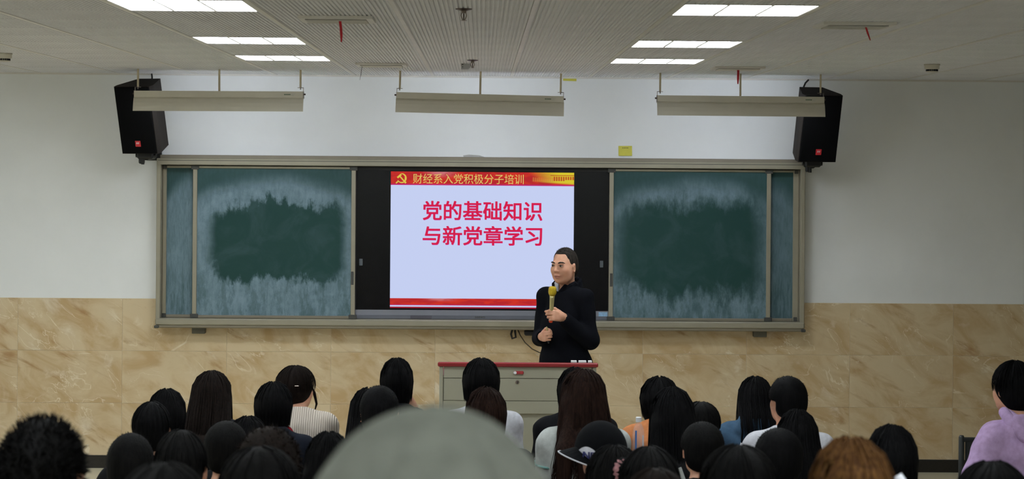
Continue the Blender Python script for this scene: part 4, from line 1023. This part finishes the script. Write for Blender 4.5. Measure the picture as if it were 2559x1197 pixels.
P_(1752, 1003, 9.9, 'short', 'soft', 'black', 'person with a smooth black head above the one with a bare ear', w=98, seed=26, pose='lean')
P_(1755, 1052, 8.2, 'crop', 'soft', 'black', 'person with short black hair, bare ear and neck, in front of the denim hood', w=112, seed=27)
a21 = P_(1502, 1050, 7.75, 'cap', 'black', 'blue', 'person in a black cap with a white lettered patch and blue shirt')
a22 = P_(1535, 1115, 6.9, 'bun', 'soft', 'black', 'person with dark hair tied in a pink scrunchie', w=140, seed=28)
P_(1622, 1114, 6.0, 'short', 'soft', 'black', 'person with smooth black hair beside the pink scrunchie', w=150, seed=29)
P_(1640, 1168, 4.6, 'short', 'dkbrown', 'black', 'person with a low dark brown head behind the pink scrunchie', w=176, seed=30)
a29 = P_(1887, 943, 11.0, 'long', 'black', 'denim', 'person with long black hair over a denim-blue hooded top', w=86, seed=31, pose='lean', kind='hood', L=.14)
P_(1967, 939, 9.9, 'crop', 'black', 'white', 'person with short black hair and a white jacket', w=97, seed=32, yaw=.25)
P_(1992, 1026, 9.0, 'long', 'black', 'black', 'person with black hair and black clothes in front of the white jacket', w=96, seed=33, pose='lean', L=.2)
P_(1945, 1068, 7.4, 'crop', 'black', 'black', 'person with short black hair and one ear showing below the white jacket', w=130, seed=34)
P_(1845, 1110, 5.2, 'short', 'soft', 'black', 'person with a broad dark head behind the denim hooded top', w=196, seed=35)
a34 = P_(2128, 1099, 4.0, 'bob', 'gold', 'black', 'person with golden brown hair and a white hair clip', w=206, seed=36)
P_(2228, 1065, 6.7, 'bob', 'black', 'black', 'person with black hair beside the golden brown hair', w=128, seed=37)
a36 = P_(2556, 903, 9.8, 'tied', 'black', 'lilac', 'person in a lilac hoodie with black hair, turned aside', w=100, seed=38, pose='elbow', kind='hood', yaw=.32, byaw=.25)
P_(2480, 1150, 5.0, 'short', 'soft', 'green', 'person with a low dark head and green clothes below the lilac hoodie', w=190, seed=39)

# details carried by single listeners
def arc_tube(c, r, a0, a1, rad, n=14, tilt=0.0, rz_=None):
    return [(c[0]+r*math.cos(math.radians(a0+(a1-a0)*i/n)), c[1]+(rz_ or r)*math.sin(math.radians(a0+(a1-a0)*i/n)), c[2]+tilt*math.sin(math.radians(a0+(a1-a0)*i/n))) for i in range(n+1)]
N = POSES['lean']['N']
MB().tube(arc_tube((N[0]+.004, N[1]-.012, N[2]-.012), .088, 0, 360, .0, 24, .03), .030, 10).build('scarf', CL['red'], a11[0], True)
# stray lock of the person looking aside
nl = POSES['lean']; c = nl['C']
MB().tube([(c[0]+.06, c[1]+.05, c[2]+.03), (c[0]+.098, c[1]+.04, c[2]-.03), (c[0]+.112, c[1]+.03, c[2]-.09), (c[0]+.100, c[1]+.02, c[2]-.14)], [.012, .010, .007, .002], 6).build('hair_lock', HAIR['dkbrown'], a12[0], True)
MB().box(-.012, .012, -.003, .003, -.002, .002, ch=.001, M=Matrix.Translation((c[0]+.012, c[1]-.128, c[2]+.03))).build('hair_clip', M_STEEL, a12[0])
# white prints on the long-haired person's jacket
for (x, z, w, h, an) in ((.077, .92, .012, .022, .6), (-.095, .86, .010, .036, -.25)):
    yb = -.105
    MB().box(-w, w, -.003, .003, -h, h, ch=.002, M=Matrix.Translation((x, yb, z)) @ Matrix.Rotation(an, 4, 'Y')).build('jacket_print', CL['white'], a5[0])
# teal stripe on the white top
sd = POSES['up']['arms'][0][0]; S0 = V3((-.165, .015, .935)); E0 = V3(sd); ax = (E0-S0).normalized(); u_ = ax.orthogonal().normalized(); w_ = ax.cross(u_); c_ = S0+ax*.11
MB().tube([c_+(u_*math.cos(a)+w_*math.sin(a))*.067 for a in [k*math.tau/20 for k in range(21)]], .006, 6).build('sleeve_stripe', mat('teal_print', srgb(120, 165, 160), .8, noise=.1), a20[0], True)
# lanyard strap
MB().box(-.009, .009, -.002, .002, -.036, .036, ch=.001, M=Matrix.Translation((.018, -.212, .945)) @ Matrix.Rotation(-.35, 4, 'Y')).build('strap', CL['offwhite'], a24[0])
# white panel below the denim hood
yb = POSES['lean']['S'][1]-.155
MB().prism([(-.035, -.035), (.032, -.035), (-.005, .035)], -.02, .012, Matrix.Translation((-.11, -.085, .82)) @ Matrix.Rotation(math.pi/2, 4, 'X')).build('back_panel', CL['white'], a29[0])
# folded hood of the lilac top
Nl = V3(POSES['elbow']['N'])
MB().tube([Nl+V3(q) for q in ((-.075, .055, .035), (-.105, .0, .045), (-.118, -.075, .02), (-.085, -.150, -.045), (-.02, -.178, -.095), (.05, -.172, -.085), (.105, -.11, -.01), (.10, -.01, .045))], [.018, .026, .030, .030, .028, .030, .030, .020], 12).build('hood_edge', CL['lilac'], a36[0], True)
# scrunchie
C = V3(POSES['up']['C']); pts = []
for k in range(33):
    a = k*math.tau/32; r = .036; pts.append(C+V3((.022+r*math.cos(a)*.55, -.112+r*math.cos(a)*.3, .055+r*math.sin(a)*.85)))
sc_ = MB().tube(pts, [.015+.004*math.sin(k*2.7) for k in range(33)], 8).build('scrunchie', mat('pink_scrunchie', srgb(170, 118, 120), .8, noise=.5, nscale=45), a22[0], True)
MB().lathe([(.005, -.05), (.03, -.03), (.038, 0), (.03, .03), (.005, .05)], 14, Matrix.Translation(C+V3((.022, -.105, .055)))).build('hair_bun', HAIR['soft'], a22[0], True)
# hair clip on the golden hair
MB().tube([C+V3((.086, -.05, .064)), C+V3((.096, -.055, .045)), C+V3((.102, -.05, .020))], [.010, .013, .006], 8).build('hair_clip', CL['white'], a34[0], True)

# black cap with a white lettered brim (worn turned aside)
def cap_crown(r, h, k=.0):
    v = Vol((-.16, -.18, -.06), (.16, .18, .17), .006)
    v.ell((0, 0, 0), r, .0); v.half((0, 0, -1), (0, 0, h), .006)
    return v
v = cap_crown((.099, .116, .118), -.03); P, Q = v.mesh(1)
cp = inst('cap', np_mesh('cap', P, Q), cloth('cap_black', (10, 11, 14)), a21[0], C+V3((0, -.012, .010)), (0, 0, .6))
br = Matrix.Translation((0, 0, .026)) @ Matrix.Rotation(1.15, 4, 'Z') @ Matrix.Rotation(-.05, 4, 'Y'); bv = []; nseg = 12
for k in range(nseg+1):
    a = math.radians(-58+116*k/nseg); ro = .112+.058*math.cos(math.radians((k/nseg-.5)*150)); 
    for r_, dz in ((.098, 0), (ro, -.020)):
        drop = -.055-.05*(math.sin(a)**2); bv += [V3((r_*math.sin(a), r_*math.cos(a), drop+dz+.045)), V3((r_*math.sin(a), r_*math.cos(a), drop+dz+.042))]
fs = []
for k in range(nseg):
    a = 4*k; fs += [(a, a+2, a+6, a+4), (a+1, a+5, a+7, a+3), (a+2, a+3, a+7, a+6), (a, a+4, a+5, a+1)]
fs += [(0, 1, 3, 2), (4*nseg, 4*nseg+2, 4*nseg+3, 4*nseg+1)]
o = mesh_obj('brim', [br @ q for q in bv], fs, MATS['cloth_cap_black'], cp)
MB().tube([br @ bv[4*k+2] for k in range(nseg+1)], .0028, 6).build('brim_edge', CL['white'], cp, True)
gv, gf = [], []; na, nz_ = 14, 6
def cap_pt(azd, z, e):
    a = math.radians(azd); k = math.sqrt(max(0, 1-(z/.118)**2)); return V3(((.099*k+e)*math.cos(a), (.116*k+e)*math.sin(a), z))
for i in range(na+1):
    azd = 166+64*i/na; zt_ = -.026+.052*math.sin(math.pi*(.12+.80*i/na))
    for j in range(nz_+1): gv.append(cap_pt(azd, -.028+(zt_+.028)*j/nz_, .0028))
for i in range(na):
    for j in range(nz_): a = i*(nz_+1)+j; gf.append((a, a+nz_+1, a+nz_+2, a+1))
mesh_obj('cap_patch', gv, gf, CL['white'], cp, True)
ctr = cap_pt(203, -.006, .004); nrm = V3((math.cos(math.radians(203)), math.sin(math.radians(203)), .1)).normalized(); xx = V3((0, 0, 1)).cross(nrm).normalized()
MT = Matrix.Translation(ctr) @ Matrix((xx, nrm.cross(xx), nrm)).transposed().to_4x4()
text_mesh('cap_lettering', 'NE', mat('blue_print', srgb(40, 44, 96), .7, noise=.1), cp, .05, MT, extrude=.006, width=.052, height=.026)

# foreground listener in a pale cap
fg = P_(1085, 1008, 1.715, 'cap', 'black', 'charcoal', 'person in a pale grey-green cap seated just before the camera')
fgp, fs_ = fg[0], fg[4]
v = Vol((-.17, -.19, -.10), (.17, .19, .18), .005)
v.ell((0, 0, -.005), (.114, .122, .128), .0)
X, Y, Z = [a.reshape([-1 if i == j else 1 for j in range(3)]) for i, a in enumerate(v.ax)]
az = np.arctan2(Y, X); v.F += (.0045*np.exp(-(np.abs(((az+math.pi/6) % (math.pi/3))-math.pi/6)/.06)**2)).astype(np.float32)     # panel seams
v.F += (.0050*np.sin(26*X+9*Z+2)*np.cos(21*Z+7*X)*np.clip((.11-Z)/.05, 0, 1)).astype(np.float32)
v.ell((.0, -.1085, .094), (.026, .024, .013), .016, None, 'sub')
v.half((0, 0, -1), (0, 0, -.07), .006); P, Q = v.mesh(2)
cc = V3(POSES['up']['C'])+V3((0, -.010, .004))
gc = inst('cap', np_mesh('cap', P, Q), cloth('sage', (118, 121, 112)), fgp, cc, (0, 0, .12))
MB().lathe([(.0, .1190), (.007, .120), (.007, .122), (.004, .124), (.0, .1245)], 14).build('button', MATS['cloth_sage'], gc, True)
bv = []
for k in range(17):
    a = math.radians(-62+124*k/16); ro = .12+.08*math.cos(math.radians((k/16-.5)*160))
    for r_, dz in ((.108, 0), (ro, -.018)):
        for q in (0, -.004): bv.append(V3((r_*math.sin(a), r_*math.cos(a)+.004, -.066+dz-.03*math.sin(a)**2*(r_ > .11)+q)))
fs = []
for k in range(16):
    a = 4*k; fs += [(a, a+2, a+6, a+4), (a+1, a+5, a+7, a+3), (a+2, a+3, a+7, a+6), (a, a+4, a+5, a+1)]
fs += [(0, 1, 3, 2), (64, 66, 67, 65)]
mesh_obj('brim', bv, fs, MATS['cloth_sage'], gc)
inst('hair', hair_mesh('buzz', 50), HAIR['black'], fgp, POSES['up']['C'], (0, 0, 0), (1, .96, .9))

# free chair in front of the lilac hoodie, desk and water bottle
q = at(2403, 1088, 10.55)
chair((q.x+.205, 10.55+.258, 0), 0, 'charcoal chair with a tall rounded post beside the lilac hoodie', hback=q.z)
dk = empty('desk', (.84, 10.28, 0)); tag(dk, 'dark narrow desk carrying the water bottle', 'desk')
bt = at(1596, 1043, 10.28); dh = bt.z-.235
MB().box(-.55, .55, -.15, .17, dh-.028, dh, ch=.004).build('desk_top', M_DESK, dk)
for s in (-1, 1): MB().box(s*.50-.02, s*.50+.02, -.02, .02, .03, dh-.028, ch=.004).build('leg', M_CHAIR, dk); MB().box(s*.50-.025, s*.50+.025, -.14, .16, 0, .03, ch=.004).build('foot', M_CHAIR, dk)
MB().box(-.50, .50, .14, .155, dh-.30, dh-.028, ch=.002).build('front_panel', M_DESK, dk)
wb = empty('water_bottle', (bt.x, 10.28, dh)); tag(wb, 'clear plastic water bottle with white cap beside the orange top', 'bottle')
prof = [(.028, .0), (.032, .006), (.032, .06), (.030, .066), (.032, .072), (.032, .13), (.0315, .150), (.026, .180), (.016, .200), (.0125, .206), (.0125, .214)]
MB().lathe(prof, 24).build('body', M_CLEAR, wb, True)
MB().lathe([(.0155, .212), (.0155, .235), (.014, .2365)], 20).build('cap', M_WHITEPRINT, wb)
for x, w_, col in ((-.016, .0045, (70, 130, 205)), (.021, .0035, (220, 222, 230))):
    MB().box(x-w_, x+w_, -.033, -.0318, .070, .170 if x < 0 else .145, ch=0).build('label_stripe', mat('stripe_%d' % int(x*1000), srgb(*col), .6, noise=.1), wb)

# ------------------------------------------------------------------ the lecturer
LY = 13.05; lx = at(1411, 700, LY).x; LB = V3((lx, LY, 0))
man = empty('person', LB); tag(man, 'person in a dark navy coat lecturing with a gold microphone behind the lectern', 'person')
def LP(px, py, dy=0.0):                            # local position of a landmark at pixel, dy towards the hall negative
    q = at(px, py, LY+dy); return np.array(((q.x-lx), dy, q.z))
TH = math.radians(-40); HH = math.radians(-36); RT = rotz(TH)
hc = LP(1410, 664, -.03); ztop = at(1408, 617, LY).z
RH = rotz(HH+math.pi) @ rotx(math.radians(-2))     # head's local +Y is its face
v = Vol((-.34, -.50, -.01), (.34, .34, 1.80), .0055)
add_head(v, hc, RH, True)
nb = np.array((.012, .02, 1.520)); v.cap(nb, hc+RH @ np.array((0, -.02, -.06)), .058, .056, .03)
T = lambda x, y, z: RT @ np.array((x, y, z))
v.ell(T(0, .0, 1.25), (.155, .10, .20), .06, RT); v.ell(T(0, .01, .98), (.150, .105, .13), .06, RT); v.cap((0, 0, 1.0), (0, 0, 1.25), .115, .12, .06)
SHL, SHR = T(.160, .01, 1.460), T(-.160, .01, 1.460); v.cap(SHL, SHR, .05, .05, .05)
ELL = np.array((.165, -.13, 1.185)); ELR = np.array((-.150, .10, 1.185))
mh = LP(1389, 785, -.30); WL = mh+np.array((.040, .045, -.020))       # wrist of the mic hand
WR = LP(1356, 841, -.17)
v.chain([SHL, ELL, WL], [.048, .042, .029], .02); v.chain([SHR, ELR, WR], [.048, .042, .029], .02)
for s in (-1, 1):
    v.chain([T(s*.09, .01, .93), T(s*.10, .0, .50), T(s*.10, .03, .09)], [.082, .058, .042], .03); v.cap(T(s*.10, .03, .05), T(s*.115, -.14, .03), .042, .034, .02)
eL1 = np.array((-.62, -.76, .16)); eL1 /= np.linalg.norm(eL1); eL2 = np.array((-.06, .14, .98)); eL2 -= eL1*(eL1@eL2); eL2 /= np.linalg.norm(eL2); eL3 = np.cross(eL2, eL1); eL3 = eL3 if eL3[0] < 0 or True else -eL3
if eL3[1] < 0: eL3 = -eL3
add_hand(v, WL, eL1, eL2, eL3, ((42, 62, 42), (58, 74, 48), (62, 76, 48), (66, 76, 48)), sc=.98)
eR1 = np.array((.12, -.98, .12)); eR1 /= np.linalg.norm(eR1); eR2 = np.array((-.12, .10, .98)); eR2 -= eR1*(eR1@eR2); eR2 /= np.linalg.norm(eR2); eR3 = np.cross(eR1, eR2)
if eR3[0] < 0: eR3 = -eR3
add_hand(v, WR+np.array((0, -.01, .0)), eR1, eR2, eR3, ((70, 85, 45), (72, 85, 50), (74, 85, 50), (76, 85, 50)), sc=.95)
P, Q = v.mesh(1)
loc = (P-hc) @ RH                                  # head-local coordinates of every vertex
lip = np.exp(-((loc[:, 0]/.026)**2+((loc[:, 2]+.066)/.011)**2))*(loc[:, 1] > .07); chk = .08*np.exp(-(((np.abs(loc[:, 0])-.04)/.025)**2+((loc[:, 2]+.03)/.025)**2))*(loc[:, 1] > .03)
inst('body', np_mesh('body', P, Q, tint=np.clip(lip*.9+chk, 0, 1)), M_SKIN, man)
T4H = Matrix.Translation(V3(hc)) @ Matrix(RH.tolist()).to_4x4()
for s in (-1, 1):
    e = MB().lathe([(.0005, -.011), (.006, -.009), (.0100, -.004), (.011, 0), (.0100, .004), (.006, .009), (.0005, .011)], 12, T4H @ Matrix.Translation((s*.031, .0815, .0048)) @ Matrix.Diagonal((1.25, .95, .50, 1))).build('eye', M_EYE, man, True)
    MB().lathe([(.0005, 0), (.0052, .0004), (.0052, .0016), (.0005, .0024)], 12, T4H @ Matrix.Translation((s*.031, .0905, .0046)) @ Matrix.Rotation(-math.pi/2, 4, 'X')).build('iris', M_IRIS, e)
    MB().tube([T4H @ V3((s*.014, .0925, .0235)), T4H @ V3((s*.028, .0915, .0290)), T4H @ V3((s*.044, .082, .0285)), T4H @ V3((s*.054, .071, .022))], [.0038, .0050, .0042, .0018], 6).build('eyebrow', M_BROW, man, True)
    MB().tube([T4H @ V3((s*.016, .0900, .0085)), T4H @ V3((s*.031, .0935, .0118)), T4H @ V3((s*.046, .084, .0085))], [.0012, .0022, .0012], 5).build('eyelid', M_BROW, e, True)
v = Vol((-.12, -.15, -.12), (.12, .12, .15), .0045)
v.ell((0, -.016, .027), (.0775, .0955, .0945), .0); v.ell((0, -.055, -.02), (.066, .052, .07), .03)
v.boxcut((-.2, .042, -.2), (.2, .2, .078), .012); v.half((0, .6, -1), (0, -.02, -.06), .008)
for s in (-1, 1): v.boxcut((s*.10-.045, .0, -.2), (s*.10+.045, .2, .0), .01); v.boxcut((s*.105-.045, .035, -.2), (s*.105+.045, .2, .045), .012)
P, Q = v.mesh(1); rng = np.random.default_rng(77)
ex = strands(rng, 900, 'spike', .009, .077, .095, .094, .0012, zc=.027, face=.15)
hm = np_mesh('hair', P, Q, ex); ho = inst('hair', hm, hair_mat('hair_buzz', (.018, .015, .013, 1), (.040, .033, .028, 1)), man); ho.matrix_basis = T4H
# coat
v = Vol((-.40, -.42, .42), (.40, .36, 1.62), .0095)
v.ell(T(0, .0, 1.28), (.165, .120, .21), .06, RT); v.cap(T(0, 0, 1.25), T(0, .0, .78), .125, .140, .06); v.ell(T(.015, .0, .98), (.195, .150, .24), .06, RT); v.ell(T(.02, .0, .74), (.205, .160, .22), .06, RT)
v.cap(SHL, (0, .01, 1.485), .058, .078, .04); v.cap(SHR, (0, .01, 1.485), .058, .078, .04); v.cap((0, .015, 1.42), nb+np.array((0, .0, -.005)), .09, .074, .05)
v.chain([SHL, ELL, WL+(ELL-WL)*.10], [.064, .058, .046], .025); v.chain([SHR, ELR, WR+(ELR-WR)*.10], [.062, .057, .047], .025)
v.wrinkle(.003, 11, 7, 34, .7); v.wrinkle(.0025, -23, 15, 19, 2.1)
v.half((0, 0, -1), (0, 0, .62), .01)
v.ell(nb+np.array((-.030, -.050, .040)), (.055, .060, .075), .010, None, 'sub'); v.half((0, -.15, 1), (0, .02, 1.58), .01)
WLd = (WL-ELL)/np.linalg.norm(WL-ELL); WRd = (WR-ELR)/np.linalg.norm(WR-ELR)
v.cap(WL-WLd*.01, WL+WLd*.05, .034, .036, .006, 'sub'); v.cap(WR-WRd*.01, WR+WRd*.06, .036, .038, .006, 'sub')
P, Q = v.mesh(1); ct = inst('coat', np_mesh('coat', P, Q), M_NAVY, man)
fl = [T(-.02, -.095, 1.45), T(-.005, -.120, 1.32), T(.0, -.138, 1.12), T(.0, -.148, .95), T(.0, -.150, .75), T(.0, -.145, .64)]
MB().tube(fl, .006, 6).build('placket', M_NAVY, ct, True)
for k, z in enumerate((1.24, 1.08, .92)): MB().lathe([(.011, 0), (.011, .004), (.006, .006)], 12, Matrix.Translation(V3(T(.028, -.128-.008*k, z))) @ Matrix.Rotation(TH, 4, 'Z') @ Matrix.Rotation(math.pi/2, 4, 'X')).build('button', M_BLACK, ct)
# stand-up collar of the coat, then the shirt collar inside it
v = Vol((-.14, -.16, 1.36), (.16, .16, 1.64), .006)
for a in range(14):
    t0, t1 = [math.radians(-84+q*(318/14)) for q in (a, a+1)]
    f = lambda t: nb+rotz(TH) @ np.array((.090*math.cos(t), .086*math.sin(t)+.008, .030+.024*math.sin(t)))
    v.cap(f(t0)-np.array((0, 0, .035)), f(t1)+np.array((0, 0, .010)), .020, .015, .006)
P, Q = v.mesh(1); inst('coat_collar', np_mesh('coat_collar', P, Q), M_NAVY, man)
v = Vol((-.12, -.14, 1.38), (.14, .14, 1.62), .005)
for a in range(14):
    t0, t1 = [math.radians(-172+q*(72/14)) for q in (a, a+1)]
    f = lambda t: nb+rotz(TH) @ np.array((.068*math.cos(t), .068*math.sin(t)-.006, .040+.014*math.sin(t)))
    v.cap(f(t0)-np.array((0, 0, .04)), f(t1)+np.array((0, 0, .004)), .009, .008, .006)
P, Q = v.mesh(1); inst('shirt_collar', np_mesh('shirt_collar', P, Q), M_SHIRT, man)
v = Vol((-.34, -.34, -.01), (.34, .30, 1.10), .013)
v.ell(T(0, .01, .96), (.175, .125, .13), .05, RT)
for s in (-1, 1): v.chain([T(s*.09, .01, .93), T(s*.10, .0, .50), T(s*.10, .03, .05)], [.098, .076, .066], .03)
P, Q = v.mesh(1); inst('trousers', np_mesh('trousers', P, Q), M_DENIMTR, man)
for s in (-1, 1):
    MB().tube([V3(T(s*.10, .08, .045)), V3(T(s*.105, .0, .05)), V3(T(s*.115, -.12, .042)), V3(T(s*.118, -.19, .035))], [.042, .046, .044, .026], 12).build('shoe', M_BLACK, man, True)
# microphone and pen held in the hands
grip = WL+eL1*.082*.98+eL3*.026; mtop = LB+V3(LP(1381, 718, -.34)); mbot_dir = (V3(grip)+LB)
axis = (mtop-mbot_dir).normalized(); base = mbot_dir-axis*.045
mic = empty('microphone', base); tag(mic, 'gold handheld microphone with orange ring held by the lecturer', 'microphone')
mic.rotation_euler = axis.to_track_quat('Z', 'Y').to_euler(); ml = (mtop-base).length
MB().lathe([(.011, .0), (.013, .01), (.0125, .02)], 16).build('end_ring', M_ORANGE, mic, True)
MB().lathe([(.0125, .018), (.0130, .06), (.0155, ml-.075), (.0175, ml-.055)], 18).build('handle', M_GOLDBODY, mic, True)
MB().lathe([(.0175, ml-.056), (.0235, ml-.045), (.0260, ml-.036), (.0265, ml-.030), (.0262, ml-.016), (.0245, ml-.004), (.019, ml+.003), (.006, ml+.006)], 20).build('grille', M_GOLD, mic, True)
pg = V3(WR+eR1*.080*.95+eR3*.022+np.array((0, -.01, 0)))+LB; pax = V3(eR2)
pen = empty('marker_pen', pg-pax*.05); tag(pen, "dark slim pen in the lecturer's lowered fist", 'pen'); pen.rotation_euler = pax.to_track_quat('Z', 'Y').to_euler()
MB().lathe([(.004, 0), (.0065, .006), (.0065, .085)], 10).build('barrel', M_BLACK, pen); MB().lathe([(.0055, .085), (.005, .105), (.002, .112)], 10).build('cap', M_GOLDBODY, pen)
